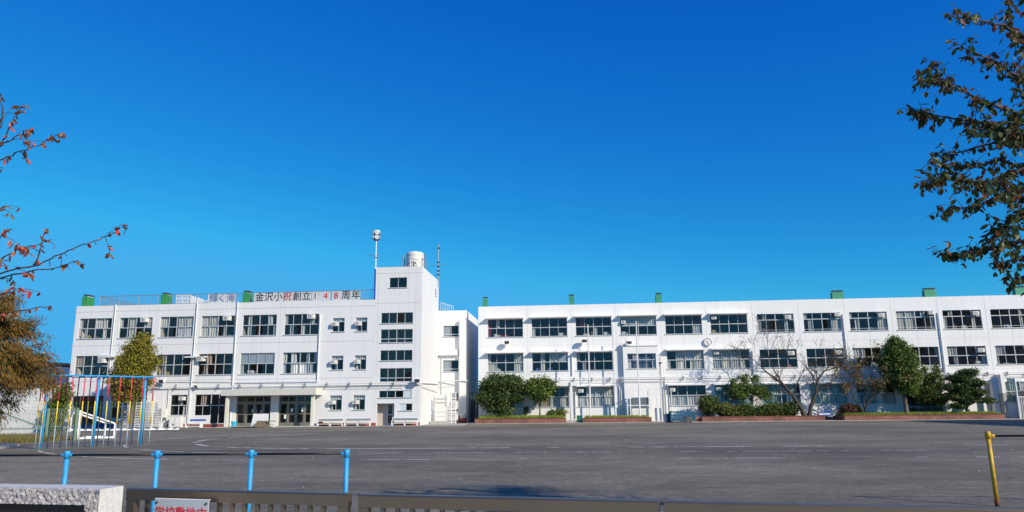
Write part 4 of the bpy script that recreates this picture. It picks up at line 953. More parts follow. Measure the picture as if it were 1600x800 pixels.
FOL = {
 'dark': mat('leaf_dark', (.03, .06, .02), .55, island=[(.016, .036, .010), (.04, .075, .015), (.075, .12, .02), (.12, .17, .03)], trans=.2),
 'mid': mat('leaf_mid', (.05, .1, .02), .55, island=[(.03, .065, .012), (.08, .14, .02), (.13, .20, .03), (.21, .26, .04)], trans=.25),
 'olive': mat('leaf_olive', (.12, .13, .02), .6, island=[(.10, .10, .012), (.19, .18, .02), (.30, .27, .025), (.38, .33, .04)], trans=.25),
 'brown': mat('leaf_rust', (.2, .1, .03), .7, island=[(.12, .055, .012), (.26, .115, .018), (.28, .15, .025), (.13, .12, .02), (.08, .09, .02)], trans=.25),
 'hedge': mat('leaf_hedge', (.04, .07, .02), .6, island=[(.025, .045, .010), (.055, .095, .015), (.10, .145, .02), (.17, .19, .025)], trans=.2),
 'yel': mat('leaf_yellow_green', (.12, .14, .02), .6, island=[(.06, .09, .02), (.14, .16, .03), (.26, .24, .04)], trans=.25),
 'autumn': mat('leaf_autumn', (.2, .12, .04), .7, island=[(.16, .08, .03), (.26, .16, .05), (.12, .14, .03), (.30, .20, .08)], trans=.25),
 'redsh': mat('leaf_reddish', (.14, .05, .04), .7, island=[(.09, .03, .025), (.16, .07, .05), (.10, .07, .03)], trans=.2),
}
def tree(name, label, cat, base, trunk_pts, trunk_r, blobs, n, size, fol, group=None, bark=None, limbs=True, **kw):
    o = thing(name, label, cat, base, group); rnd = random.Random(label); bark = bark or TRUNK
    b = MB(); k = len(trunk_pts); tp = [Vector(base)+Vector(p) for p in trunk_pts]
    b.tube([tp[0]-Vector((0, 0, .15))]+tp, [trunk_r*1.35]+[trunk_r*(1-.55*i/max(1, k-1)) for i in range(k)], 9, False)
    if limbs:
        for bl in blobs:
            c = Vector(bl[:3]); s = tp[-1] if c.z > tp[-1].z else tp[len(tp)//2]
            b.tube([s, (s+c)/2+Vector((rnd.uniform(-.2, .2), rnd.uniform(-.2, .2), 0)), c], [trunk_r*.5, trunk_r*.3, trunk_r*.1], 6, False)
            for q in range(5):
                e = c+Vector((rnd.uniform(-1, 1)*bl[3], rnd.uniform(-1, 1)*bl[4], rnd.uniform(-.6, 1)*bl[5]))*.85; b.tube([(s+c)/2, c*.6+e*.4, e], [trunk_r*.22, trunk_r*.15, .012], 4, False)
    b.build('trunk', bark, o, True); crown(o, blobs, n, size, FOL[fol], **kw); return o
TG = 'trees in the brick planters'
tree('round_tree', 'wide dark evergreen tree spilling over the leftmost planter, largest of the round pair', 'tree', (-7.0, 71.7, .36), [(0, 0, 0), (.1, 0, .8), (.0, .1, 1.6)], .13,
     [(-7.9, 71.6, 3.6, 1.35, 1.2, 1.05), (-6.4, 71.7, 3.75, 1.15, 1.1, .9), (-8.6, 71.5, 2.6, 1.0, 1.0, 1.0), (-7.3, 71.4, 2.5, 1.2, 1.0, .9), (-5.9, 71.7, 2.9, .85, .9, .9), (-8.0, 71.3, 1.6, .7, .7, .6), (-7.0, 71.2, 1.1, .75, .6, .65)], 9500, .085, 'dark', TG)
tree('round_tree', 'round dark green tree on one straight trunk, right of the wide evergreen', 'tree', (-3.62, 71.7, .36), [(0, 0, 0), (.03, 0, .8), (0, 0, 1.7)], .09,
     [(-3.9, 71.7, 3.5, 1.0, 1.0, .8), (-3.0, 71.7, 3.4, .95, .95, .8), (-3.6, 71.5, 2.75, 1.15, 1.0, .65), (-4.2, 71.6, 3.0, .7, .8, .6)], 5200, .085, 'mid', TG)
tree('loose_tree', 'loose bushy green tree rising out of the dark hedges', 'tree', (16.2, 71.8, .36), [(0, 0, 0), (-.1, 0, .8), (.05, 0, 1.5)], .08,
     [(15.4, 71.8, 3.0, 1.0, .9, .55), (16.9, 71.8, 2.8, .95, .9, .5), (15.0, 71.7, 2.45, .9, .8, .45), (15.7, 71.8, 3.9, .35, .4, .6), (16.6, 71.8, 3.6, .3, .4, .5), (17.3, 71.6, 2.2, .5, .6, .35), (14.6, 71.7, 3.5, .25, .3, .4)], 3600, .075, 'mid', TG)
tree('oval_tree', 'tall egg-shaped green tree on a thick pale trunk', 'tree', (29.72, 71.2, .36), [(0, 0, 0), (-.02, 0, 1.0), (-.05, 0, 2.4), (-.1, 0, 3.6)], .22,
     [(29.6, 71.2, 5.2, 1.55, 1.4, 1.5), (29.65, 71.2, 4.2, 1.4, 1.3, 1.3), (29.8, 71.1, 3.2, .95, 1, .9), (29.5, 71.2, 6.4, 1.0, 1.0, .9), (29.3, 71.2, 7.1, .4, .4, .4), (30.2, 71.1, 2.7, .45, .5, .5)], 12000, .085, 'mid', TG, TRUNKG)
tree('loose_tree', 'loose grey-green tree between the oval tree and the pine', 'tree', (32.15, 71.7, .36), [(0, 0, 0), (.02, 0, 1.2), (0, 0, 2.2)], .09,
     [(31.6, 71.7, 3.4, .85, .8, .7), (32.7, 71.7, 3.5, .85, .8, .8), (32.1, 71.6, 2.5, 1.0, .9, .7), (31.9, 71.7, 4.3, .3, .35, .5), (32.9, 71.7, 4.4, .3, .35, .5), (32.8, 71.6, 1.9, .6, .6, .6), (31.5, 71.6, 2.0, .5, .6, .5)], 5200, .07, 'hedge', TG)
tree('pine_tree', 'dark pine pruned into layered pads, rightmost in the planter', 'tree', (35.15, 71.4, .36), [(0, 0, 0), (-.15, 0, .5), (.1, 0, 1.3), (-.1, 0, 2.5), (.1, 0, 3.4)], .14,
     [(35.5, 71.4, 4.15, 1.0, .9, .38), (34.6, 71.4, 3.6, 1.0, .9, .36), (36.0, 71.3, 3.2, .85, .9, .30), (34.1, 71.2, 2.85, 1.05, .9, .36), (36.0, 71.2, 2.4, 1.0, .9, .36), (34.0, 71.1, 2.0, 1.1, .9, .38), (35.3, 71.0, 1.75, .9, .8, .30), (36.8, 71.2, 1.7, .7, .7, .24), (34.2, 71.1, 1.2, .7, .7, .25), (35.1, 71.3, 3.2, .9, .8, 1.0), (35.0, 71.3, 2.2, 1.0, .8, .9), (34.7, 71.2, 2.4, 1.1, .8, .6)], 15000, .058, 'dark', TG, elong=1.4, tight=.6)
tree('olive_green_tree', 'tall conical olive-green tree before the left wing, behind the coloured climbing poles', 'tree', (-37.75, 61.0, 0), [(0, 0, 0), (.05, 0, 1.6), (.2, 0, 3.4), (.4, 0, 5.0)], .24,
     [(-38.1, 61, 4.1, 1.75, 1.6, 1.1), (-37.8, 61, 5.4, 1.6, 1.5, 1.1), (-37.6, 61, 6.6, 1.2, 1.2, 1.0), (-37.4, 61, 7.5, .65, .7, .6), (-38.2, 60.9, 3.1, 1.3, 1.1, .8), (-39.3, 61, 4.6, .6, .6, .5), (-36.4, 61, 5.8, .6, .6, .5)], 14000, .075, 'olive', None, TRUNKG)
# hedges and shrubs
def shrub(label, x, y, z, rx, ry, rz, n, fol, nm='hedge_bush', grp='clipped bushes in the hedge planter', size=.06):
    o = thing(nm, label, 'bush', (x, y, .36), grp); b = MB(); rnd = random.Random(label)
    for k in range(7): b.tube([(x+rnd.uniform(-.1, .1), y, .3), (x+rnd.uniform(-rx, rx)*.6, y+rnd.uniform(-ry, ry)*.6, z)], [.03, .01], 4, False)
    b.build('stem', TRUNK, o); crown(o, [(x+rx*rnd.uniform(-.45, .45), y+ry*rnd.uniform(-.3, .3), z+rz*rnd.uniform(-.25, .25), rx*.65, ry*.7, rz*.75) for _ in range(5)], n, size, FOL[fol]); return o
shrub('tall dark bush at the left end of the hedge planter', 12.1, 71.6, 1.45, .95, .8, 1.2, 3200, 'hedge')
shrub('yellow-green low bush right of the tall dark bush', 13.9, 71.2, 1.0, 1.3, .7, .7, 3600, 'yel')
shrub('low dark bush under the loose bushy tree', 15.6, 71.2, .95, 1.1, .7, .65, 3000, 'hedge')
shrub('rounded mid-height bush in the middle of the hedge row', 16.9, 71.0, .9, .9, .6, .6, 2400, 'hedge')
shrub('wide low dark bush left of the double trunk', 18.0, 71.2, 1.0, 1.2, .7, .7, 3400, 'hedge')
shrub('green bush touching the double trunk of the bare tree', 19.6, 71.2, 1.05, 1.1, .7, .75, 3200, 'dark')
shrub('small reddish bush at the left end of the rightmost planter', 24.6, 71.4, .95, .7, .6, .55, 1500, 'redsh')
shrub('small dark bush right of the reddish bush', 25.5, 71.8, .95, .5, .5, .5, 1000, 'hedge')
shrub('tiny pale green plant right of the round tree trunk', -2.55, 71.6, .95, .4, .35, .4, 450, 'mid', 'small_plant', 'small plants in the leftmost planter')
shrub('small yellowish plant at the right end of the leftmost planter', -1.6, 71.6, .95, .55, .35, .45, 650, 'yel', 'small_plant', 'small plants in the leftmost planter')
shrub('thin dark seedling between the two round trees', -5.0, 72.4, 1.1, .3, .25, .6, 160, 'dark', 'small_plant', 'small plants in the leftmost planter')
# bare cherry tree with a double trunk
def bare_tree(name, label, base, starts, leafn, fol, seed, size=.06, bark=TRUNK, depth=4):
    o = thing(name, label, 'tree', base); b = MB(); rnd = random.Random(seed); tips = []
    for pts, rads in starts:
        P_ = [Vector(base)+Vector(p) for p in pts]; b.tube(P_, rads, 9, False)
        for j in range(2, len(P_)):
            dd = (P_[j]-P_[j-1]).normalized()
            for q in range(2 if j < len(P_)-1 else 3):
                ax = Vector((rnd.gauss(0, 1), rnd.gauss(0, .7), rnd.gauss(0, .6))).normalized(); limb(b, P_[j], (dd*.8+ax*.8), rnd.uniform(1.0, 1.8), rads[j]*.55, depth-1, tips, rnd, .75, .12, minr=.0095, kids=(2, 3))
    b.build('trunk', bark, o, True)
    if leafn:
        T_ = np.array([t[0] for t in tips]); n = leafn; c = T_[rng.integers(0, len(T_), n)]+rng.normal(size=(n, 3))*.13
        a = rng.normal(size=(n, 3)); a /= np.linalg.norm(a, axis=1)[:, None]; bb = np.cross(a, rng.normal(size=(n, 3))); bb /= np.linalg.norm(bb, axis=1)[:, None]; s = size*rng.uniform(.6, 1.3, n)[:, None]
        v = np.stack([c-a*s, c-bb*s*.5, c+a*s, c+bb*s*.5], 1).reshape(-1, 3); m0 = v.mean(0); put('crown', fast_mesh('crown', v-m0, 4, FOL[fol]), o, Vector(m0)-wloc(o))
    return o
bare_tree('bare_cherry_tree', 'nearly bare spreading tree with a forked double trunk', (20.85, 70.95, .36),
          [([(-.15, 0, -.2), (-.45, 0, .7), (-1.1, 0, 1.9), (-2.0, .1, 3.1), (-3.3, .1, 4.1), (-4.3, .1, 5.2)], [.24, .19, .15, .11, .07, .035]),
           ([(.1, 0, -.2), (.4, 0, .9), (1.0, 0, 2.2), (1.2, 0, 3.3), (1.9, 0, 4.1), (3.4, 0, 4.6)], [.2, .17, .13, .10, .06, .03]),
           ([(1.0, 0, 2.2), (1.1, 0, 3.2), (.5, 0, 4.2), (-.1, 0, 5.0)], [.1, .08, .05, .03]),
           ([(-2.0, .1, 3.1), (-2.6, .1, 4.3), (-3.0, .1, 5.6), (-3.2, .1, 6.3)], [.07, .05, .035, .02])], 700, 'autumn', 5)
bare_tree('autumn_tree', 'small spreading tree with sparse brown and green leaves', (25.95, 71.1, .36),
          [([(0, 0, -.2), (.05, 0, .5), (.5, 0, 1.3), (1.2, 0, 1.9), (2.2, 0, 2.6)], [.12, .10, .07, .05, .03]),
           ([(0, 0, .1), (-.3, 0, .9), (-.7, 0, 1.6), (-1.0, 0, 2.4), (-1.1, 0, 3.1)], [.09, .08, .06, .045, .025]),
           ([(.05, 0, .5), (.1, .1, 1.3), (.3, 0, 2.1), (.6, 0, 2.9), (.7, 0, 3.5)], [.08, .06, .05, .035, .02])], 2400, 'autumn', 8, .095, TRUNK)
# feathery rust coloured tree at the left edge
o = thing('rusty_feathery_tree', 'feathery rust-brown tree drooping into the frame at the left edge', 'tree', (-24.1, 28.0, 0))
b = MB(); b.tube([(-24.1, 28, -.2), (-24.05, 28, 1.5), (-24.0, 28, 3.2), (-23.9, 28, 5.9)], [.24, .19, .14, .04], 10, False)
rnd = random.Random(3); tips = []
for k in range(84):
    z = 1.9+4.1*k/84; a = rnd.uniform(0, 6.28); L_ = 2.35*(1-.62*max(0, (z-3.6)/2.6))*(.88 if z > 2.6 else .7)*rnd.uniform(.7, 1.05)
    limb(b, Vector((-24.03, 28, z)), Vector((math.cos(a), math.sin(a), .35)), L_, .035, 2, tips, rnd, .55, 0, 5, .004, (2, 4), .5, .35)
b.build('trunk', TRUNK, o)
T_ = np.array([list(t[0])+list(t[1]) for t in tips]); n = 68000; k = rng.integers(0, len(T_), n)
back = rng.uniform(-.55, .25, n)[:, None]; c = T_[k, :3]+T_[k, 3:]*back+rng.normal(size=(n, 3))*np.array([.15, .15, .10]); c[:, 2] -= rng.uniform(0, .22, n)
a = T_[k, 3:]+rng.normal(size=(n, 3))*.35+np.array([0, 0, -.55]); a /= np.linalg.norm(a, axis=1)[:, None]; bb = np.cross(a, rng.normal(size=(n, 3))); bb /= np.linalg.norm(bb, axis=1)[:, None]
s = .10*rng.uniform(.5, 1.3, n)[:, None]; v = np.stack([c-a*s, c-bb*s*.16, c+a*s, c+bb*s*.16], 1).reshape(-1, 3); m0 = v.mean(0); put('crown', fast_mesh('crown', v-m0, 4, FOL['brown']), o, Vector(m0)-o.location)

# ------------------------------------------------------------------ left edge surroundings
wl = thing('boundary_wall', 'long white panelled wall beyond the green fence at the left edge', 'wall', (-45, 48, 0))
for k in range(14):
    for j in range(7): MB().box(-60+1.8*k, -60+1.8*k+1.785, 47.98, 48.1, .1+.44*j, .1+.44*j+.43).build('panel', WORN, wl)
MB().box(-60.1, -34.7, 48.08, 48.3, 0, 3.15).build('wall_core', CONC, wl); MB().box(-60.2, -34.6, 47.9, 48.4, 3.2, 3.3).build('coping', WORN, wl)
o = thing('neighbour_house', 'dark navy house just left of the left wing', 'house', (-73, 95, 0))
MB().box(-84, -68.1, 92, 104, 0, 7.6).build('wall', BUILDBLUE, o); MB().box(-84.4, -67.7, 91.6, 104.4, 7.6, 7.85).build('roof', DARK, o)
for k in range(14): MB().box(-84.02, -68.05, 91.95, 92, .5+.5*k, .54+.5*k).build('siding_joint', DARK, o)
MB().box(-70.9, -69.4, 91.9, 92, 5.3, 6.4).build('window', DARK, o)
MB().box(-72.2, -70.2, 91.2, 91.9, 3.9, 4.0).build('balcony_slab', WORN, o)
b = MB()
for k in range(7): b.box(-77+.8*k, -76.92+.8*k, 91.2, 91.3, 4.0, 5.0)
b.box(-77, -71, 91.18, 91.32, 5.0, 5.1); b.build('balcony_rail', SHADEG, o)
o = thing('neighbour_house', 'low grey-roofed house behind the rusty tree', 'house', (-88, 100, 0))
MB().box(-102, -86, 98, 108, 0, 5.5).build('wall', WORN, o); MB().prism([(97.4, 5.5), (103, 8.4), (108.6, 5.5)], 'x', -102.5, -85.5).build('roof', SHADEG, o)
for x in (-99, -95, -91): f_ = MB().box(x, x+1.6, 97.9, 97.97, 2.9, 4.3).build('window', ALU, o); MB().box(x+.08, x+1.52, 97.86, 97.9, 2.98, 4.22).build('pane', DARK, f_)
o = thing('utility_pole', 'grey utility pole beside the navy house', 'utility pole', (-66.8, 88, 0))
MB().tube([(-66.8, 88, 0), (-66.8, 88, 9.0)], [.17, .12], 10).build('pole', CONC, o); MB().box(-67.6, -66.0, 87.95, 88.05, 8.2, 8.3).build('cross_arm', SHADEG, o); MB().box(-67.1, -66.6, 87.7, 88.0, 6.9, 7.6).build('transformer', SHADEG, o)
for k, (z0, z1) in enumerate(((8.9, 8.0), (7.95, 7.2))):
    b = MB(); P_ = [Vector((-62+14.5*t, 62, 10.2+z0-8.9-2.1*t-.5*4*t*(1-t)*.3-(k*.0))) for t in [i/10 for i in range(11)]]; b.tube(P_, .025, 5)
    tag(b.build('overhead_wire', DARK), 'upper thin black wire running to the left wing' if k == 0 else 'lower thin black wire running to the left wing', 'wire')
# green mesh fence
fg = mat('fence_green', (.22, .34, .22), .5, var=.1)
o = thing('green_fence', 'pale green mesh fence with a braced gate panel at the left edge', 'fence', (-31, 39.5, 0))
YF = 39.5
for x in (-38.6, -36.6, -34.6, -32.55, -32.2, -29.6, -29.3, -27.6): MB().bar((x, YF, 0), (x, YF, 1.75), .085).build('post', fg, o)
for z in (1.7, .75): b = MB(); b.bar((-38.6, YF+.02, z), (-32.55, YF+.02, z), .04); b.bar((-29.3, YF+.02, z), (-27.6, YF+.02, z), .04); b.build('rail', fg, o)
for p_, q_ in (((-32.2, .65), (-29.6, .65)), ((-32.2, 1.6), (-29.6, .72)), ((-32.2, .12), (-29.6, .12))): b = MB(); b.bar((p_[0], YF-.02, p_[1]), (q_[0], YF-.02, q_[1]), .06); b.build('gate_brace', fg, o)
b = MB()
for k in range(120):
    x = -38.5+.12*k
    if x < -27.7: b.tube([(x, YF+.05, .1), (min(x+.8, -27.6), YF+.05, 1.7)], .006, 3, False); b.tube([(min(x+.8, -27.6), YF+.055, .1), (x, YF+.055, 1.7)], .006, 3, False)
tag(b.build('mesh_wire', SHADEG, o), kind='stuff')
cur = MB(); cur.prism([(-45, 41.6), (-26.2, 33.6), (-22.6, 26.0), (-22.9, 25.8), (-26.5, 33.3), (-45, 41.2)], 'z', -.05, .12); struct(cur, 'kerb', CONC)
stuff('grass', grass_patch(-40, -28.3, 35.5, 41.2, 0, 14000, .32, m_=mat('verge_grass', (.2, .2, .05), .8, island=[(.14, .17, .03), (.22, .22, .05), (.28, .19, .07), (.17, .11, .05)], trans=.3)), 'unmown yellow-green grass along the green fence', 'grass')
# ivy on the wall end
o = thing('ivy_bush', 'ragged green climber at the end of the white boundary wall', 'bush', (-34.3, 46.8, 0))
b = MB(); b.tube([(-34.3, 47, 0), (-34.4, 47, 1.5), (-34.2, 47, 3.0)], [.06, .04, .02], 5); b.build('stem', TRUNK, o)
crown(o, [(-34.4, 47, .6, .6, .5, .7), (-34.2, 47, 1.7, .6, .45, .8), (-34.0, 47, 2.7, .6, .4, .6)], 2600, .075, FOL['mid'])
# small white goal with slanting side frames
gl = thing('small_goal', 'small white goal frame lying behind the coloured climbing poles', 'goal', (-28.0, 42, 0))
A = Vector((-28.35, 40.8, 0)); ux = Vector((-.45, .9, 0)).normalized()*1.4; bk = Vector((.9, .55, 0)).normalized()
def gbar(p, q, nm, r_=.05): MB().tube([p, q], r_, 8).build(nm, WHITE, gl)
Z = lambda v, z: Vector((v.x, v.y, z))
back_ = A+Vector((1.45, 1.1, 0)); A2 = A+Vector((-1.55, 1.5, 0)); back2 = back_+Vector((-1.55, 1.5, 0))
gbar(Z(A, 0), Z(A, 1.58), 'post'); gbar(Z(A2, 0), Z(A2, 1.58), 'post'); gbar(Z(A, 1.58), Z(A2, 1.58), 'crossbar'); gbar(Z(A, 1.55), Z(back_, .85), 'side_bar'); gbar(Z(back_, .05), Z(back_, .85), 'rear_post', .045)
gbar(Z(A2, 1.55), Z(back2, .85), 'side_bar'); gbar(Z(back2, .05), Z(back2, .85), 'rear_post', .045); gbar(Z(A, .06), Z(back_, .06), 'base_bar', .06); gbar(Z(A2, .06), Z(back2, .06), 'base_bar', .06); gbar(Z(back_, .85), Z(back2, .85), 'rear_bar', .03); gbar(Z(back_, .06), Z(back2, .06), 'base_bar', .06)
# white tarpaulin strip and folded blue things at the wall
tp_ = MB(); n = 46
for i in range(n+1):
    x = -41.5+9.0*i/n; y = 58.6+.02*i+.12*math.sin(i*1.3)
    for (dy, z) in ((-.22+.1*math.sin(i*2.1), .005), (-.08, .10+.07*math.sin(i*1.7)), (.1, .06+.04*math.cos(i*2.9)), (.28+.1*math.cos(i), .005)): tp_.v.append((x, y+dy, z))
for i in range(n):
    for j_ in range(3): q = i*4+j_; tp_.f.append((q, q+4, q+5, q+1))
tag(tp_.build('crumpled_tarpaulin', WHITE), 'long crumpled white sheet lying on the yard before the left wing', 'tarpaulin')
o = thing('covered_table', 'row of low tables under a dark blue cover by the left wing doors', 'table', (-45, YL-1.2, 0)); nv = mat('navy_cloth', (.03, .07, .2), .8)
MB().box(-47.2, -44.4, YL-1.8, YL-.9, .55, .6).build('top', nv, o); MB().box(-47.15, -44.45, YL-1.78, YL-1.74, .12, .56).build('cover', nv, o)
for x in (-47.1, -44.5): MB().box(x, x+.06, YL-1.7, YL-.95, .02, .55).build('leg', SHADEG, o)
o = thing('covered_table', 'low table under a dark blue cover left of the olive-green tree', 'table', (-42, YL-1.2, 0))
MB().box(-43.6, -41.2, YL-1.8, YL-.9, .55, .6).build('top', nv, o); MB().box(-43.55, -41.25, YL-1.78, YL-1.74, .12, .56).build('cover', nv, o)
for x in (-43.5, -41.3): MB().box(x, x+.06, YL-1.7, YL-.95, .02, .55).build('leg', SHADEG, o)

# ------------------------------------------------------------------ climbing poles
cp = thing('climbing_pole_frame', 'light blue frame of red, yellow and blue climbing poles', 'climbing frame', (-21.6, 32.4, 0))
PA, PB, PH = Vector((-23.1, 30.9, 0)), Vector((-20.55, 34.1, 0)), 3.1
dv = (PB-PA); ln = dv.length; dv.normalize(); nv_ = Vector((-dv.y, dv.x, 0))
for k, t in enumerate((0, .5, 1)):
    c = PA+dv*ln*t; MB().tube([Z(c, 0), Z(c, PH-.02)], .052, 12).build('frame_post', BLUEP, cp, True)
for s in (-1, 1):
    b = MB(); b.tube([Z(PA-dv*.25+nv_*.28*s, PH+.05), Z(PB+dv*.3+nv_*.28*s, PH+.05)], .026, 8); b.build('top_rail', BLUEP, cp)
pms = {}
for nm, z0, z1, m_ in (('red_section', 2.02, PH+.02, REDP), ('yellow_section', .98, 2.02, YELP), ('blue_section', 0, .98, BLUEW)): pms[nm] = MB().tube([(0, 0, z0), (0, 0, z1)], .025, 8).mesh(nm, m_, True)
NP = 10
for k in range(NP):
    c = PA+dv*(-.15+(ln+.38)*k/(NP-1))
    b = MB(); b.bar(Z(c-nv_*.42, PH), Z(c+nv_*.42, PH), .05); b.build('top_bracket', BLUEP, cp)
    for s in (-1, 1):
        cc = c+nv_*.40*s+dv*random.uniform(-.02, .02); cr = put('climbing_pole', pms['yellow_section'], cp, cc-cp.location)
        put('red_section', pms['red_section'], cr); put('blue_section', pms['blue_section'], cr)
# ------------------------------------------------------------------ low horizontal bars (blue) and the yellow one
hbp = thing('horizontal_bars', 'row of low blue posts carrying black exercise bars, nearest to the fence', 'exercise bars', (-5.8, 10.1, 0))
posts = [at(x, y, 10.15) for x, y in ((-45, 712), (105, 711), (246, 710), (393, 708.5), (542, 706.5))]
ztop = 1.0; xs = [p.x for p in posts]
for x in xs:
    o = MB().tube([(x, 10.15, 0), (x, 10.15, ztop-.02)], .031, 14).build('post', BLUEP, hbp, True)
    MB().tube([(x, 10.15, ztop-.06), (x, 10.15, ztop+.01), (x, 10.15, ztop+.045), (x, 10.15, ztop+.047)], [.038, .038, .038, .030], 14).build('cap', BLUEP, o, True)
    for s in (-1, 1):
        if s == 1 and x == xs[-1]: continue
        MB().tube([(x+s*.03, 10.15, ztop-.01), (x+s*.062, 10.15, ztop-.01)], .021, 10).build('bar_collar', BLUEP, o, True)
        MB().tube([(x+s*.0625, 10.15, ztop-.01), (x+s*.078, 10.15, ztop-.01)], .024, 8).build('bolt', BLUEP, o)
for a, b_ in zip(xs[:-1], xs[1:]): MB().tube([(a+.079, 10.15, ztop-.01), (b_-.079, 10.15, ztop-.01)], .0145, 10).build('bar', BLACK, hbp, True)
yb = thing('horizontal_bars', 'yellow post with a black exercise bar running out of the picture on the right', 'exercise bars', (6.45, 12.6, 0))
MB().tube([(6.45, 12.6, 0), (6.45, 12.6, 1.08)], .033, 14).build('post', YELB, yb, True)
o = MB().tube([(6.45, 12.6, 1.02), (6.45, 12.6, 1.10), (6.45, 12.6, 1.135)], [.045, .045, .03], 14).build('cap', YELB, yb, True); MB().tube([(6.48, 12.6, 1.06), (6.54, 12.6, 1.06)], .030, 10).build('bar_collar', YELB, yb, True)
MB().tube([(6.53, 12.6, 1.06), (8.4, 12.6, 1.06)], .016, 10).build('bar', BLACK, yb, True)
MB().tube([(8.45, 12.6, 0), (8.45, 12.6, 1.1)], .038, 14).build('post', YELB, yb, True)
MB().tube([(6.45, 12.6, .0), (6.45, 12.6, .10)], .0335, 14).build('rust_band', mat('rust', (.16, .05, .02), .9, var=.3, vscale=20), yb, True)

# ------------------------------------------------------------------ gate, sign and granite wall in the foreground
def gatepanel(label, p0, p1, zt=1.2):
    d = Vector((p1[0]-p0[0], p1[1]-p0[1], 0)); L_ = d.length; o = thing('slatted_gate', label, 'gate', (p0[0], p0[1], 0), 'bronze steel gate panels', math.atan2(d.y, d.x))
    def loc(mb, nm, m_=GATE):
        ob = bpy.data.objects.new(nm, mb.mesh(nm, m_)); COL.objects.link(ob); ob.parent = o; return ob
    t = .058; e = .004
    tr = MB().prism([(-.02, zt-t), (-.022, zt-e*2), (-.016, zt), (.028, zt), (.03, zt-e*2), (.03, zt-t)], 'x', 0, L_); loc(tr, 'top_rail')
    loc(MB().box(0, L_, -.018, .028, .08, .13), 'bottom_rail')
    loc(MB().box(.003, .05, -.017, .026, .13, zt-t-.001), 'end_post'); loc(MB().box(L_-.05, L_-.003, -.017, .026, .13, zt-t-.001), 'end_post')
    me = MB().box(-.010, .010, -.008, .010, .13, zt-t-.001).mesh('baluster', GATE); x = .05+.072
    while x < L_-.07: put('baluster', me, o, (x, 0, 0)); x += .0735
    return o
gatepanel('bronze slatted gate panel next to the granite wall, carrying the sign', (-2.36, 3.855), (-1.10, 3.60))
gatepanel('middle bronze slatted gate panel', (-1.04, 3.575), (.335, 3.325))
gatepanel('rightmost bronze slatted gate panel', (.355, 3.32), (1.95, 3.03))
sg = thing('gate_sign', 'white metal sign with large red characters on the left gate panel', 'sign', (-1.997, 3.728, 1.022), None, math.atan2(-.255, 1.26))
def locb(mb, nm, m_, par):
    ob = bpy.data.objects.new(nm, mb.mesh(nm, m_)); COL.objects.link(ob); ob.parent = par; return ob
locb(MB().box(-.162, .162, -.006, .0, -.38, .135), 'sign_board', SIGNW, sg); locb(MB().box(-.164, .164, -.0055, .006, .135, .138), 'sign_edge', WORN, sg)
for x in (-.148, .148): locb(MB().tube([(x, -.006, .118), (x, -.011, .118)], .006, 10), 'rivet', DARK, sg)
tx = bpy.data.objects.new('lettering', text_mesh('学校敷地内', .063, LETR, .0008, .0003)); COL.objects.link(tx); tx.parent = sg; tx.location = (0, -.0075, .066)

gw = thing('granite_wall', 'rough grey granite gate wall with a dark nameplate recess', 'wall', (-2.6, 3.4, 0))
# front face displaced like split stone
p0, p1 = Vector((-4.2, 3.60, 0)), Vector((-2.18, 3.33, 0)); dd = (p1-p0).normalized(); nn = Vector((dd.y, -dd.x, 0)); th_ = .15; ZT = 1.25
LL = (p1-p0).length; bv = MB(); nx, nz = 260, 40; rr_ = np.random.default_rng(4); amp = rr_.normal(0, .0032, (nx+1, nz+1))
amp = (amp+np.roll(amp, 1, 0)+np.roll(amp, 1, 1))/1.7
z_lo = 1.25-.32
for i in range(nx+1):
    for k in range(nz+1):
        z = z_lo+(ZT-z_lo)*k/nz; edge = .012 if k == nz else (.004 if k == nz-1 else 0)
        q = p0+dd*LL*i/nx+nn*(amp[i, k] if 0 < k < nz else 0)+nn*(.0-edge if k == nz else 0); bv.v.append((q.x, q.y, z))
rec = lambda i, k: (i/nx*LL < LL-.068) and (k/nz*(ZT-z_lo)+z_lo < 1.176)
for i in range(nx):
    for k in range(nz):
        if rec(i+.5, k+.5): continue
        a = i*(nz+1)+k; bv.f.append((a, a+nz+1, a+nz+2, a+1))
bv.build('front_face', GRAN, gw)
def wallpt(u, w_, z): q = p0+dd*u-nn*w_; return (q.x, q.y, z)
s = MB(); s.quad(wallpt(0, .012, ZT), wallpt(LL, .012, ZT), wallpt(LL-.0, th_, ZT), wallpt(0, th_, ZT)); s.quad(wallpt(LL, .0, 0), wallpt(LL, th_, 0), wallpt(LL, th_, ZT-.001), wallpt(LL, .0, ZT-.001)); s.quad(wallpt(0, th_, 0), wallpt(LL, th_, 0), wallpt(LL, th_, ZT), wallpt(0, th_, ZT)); s.quad(wallpt(0, .02, 0), wallpt(LL, .02, 0), wallpt(LL, .02, z_lo), wallpt(0, .02, z_lo))
s.build('sawn_face', GRANS, gw)
s = MB(); s.quad(wallpt(0, .03, z_lo), wallpt(LL-.068, .03, z_lo), wallpt(LL-.068, .03, 1.178), wallpt(0, .03, 1.178)); s.quad(wallpt(0, .0, 1.176), wallpt(LL-.068, .0, 1.176), wallpt(LL-.068, .03, 1.176), wallpt(0, .03, 1.176)); s.quad(wallpt(LL-.068, .0, z_lo), wallpt(LL-.068, .03, z_lo), wallpt(LL-.068, .03, 1.176), wallpt(LL-.068, 0, 1.176)); s.build('nameplate', mat('black_granite', (.012, .012, .014), .15), gw)
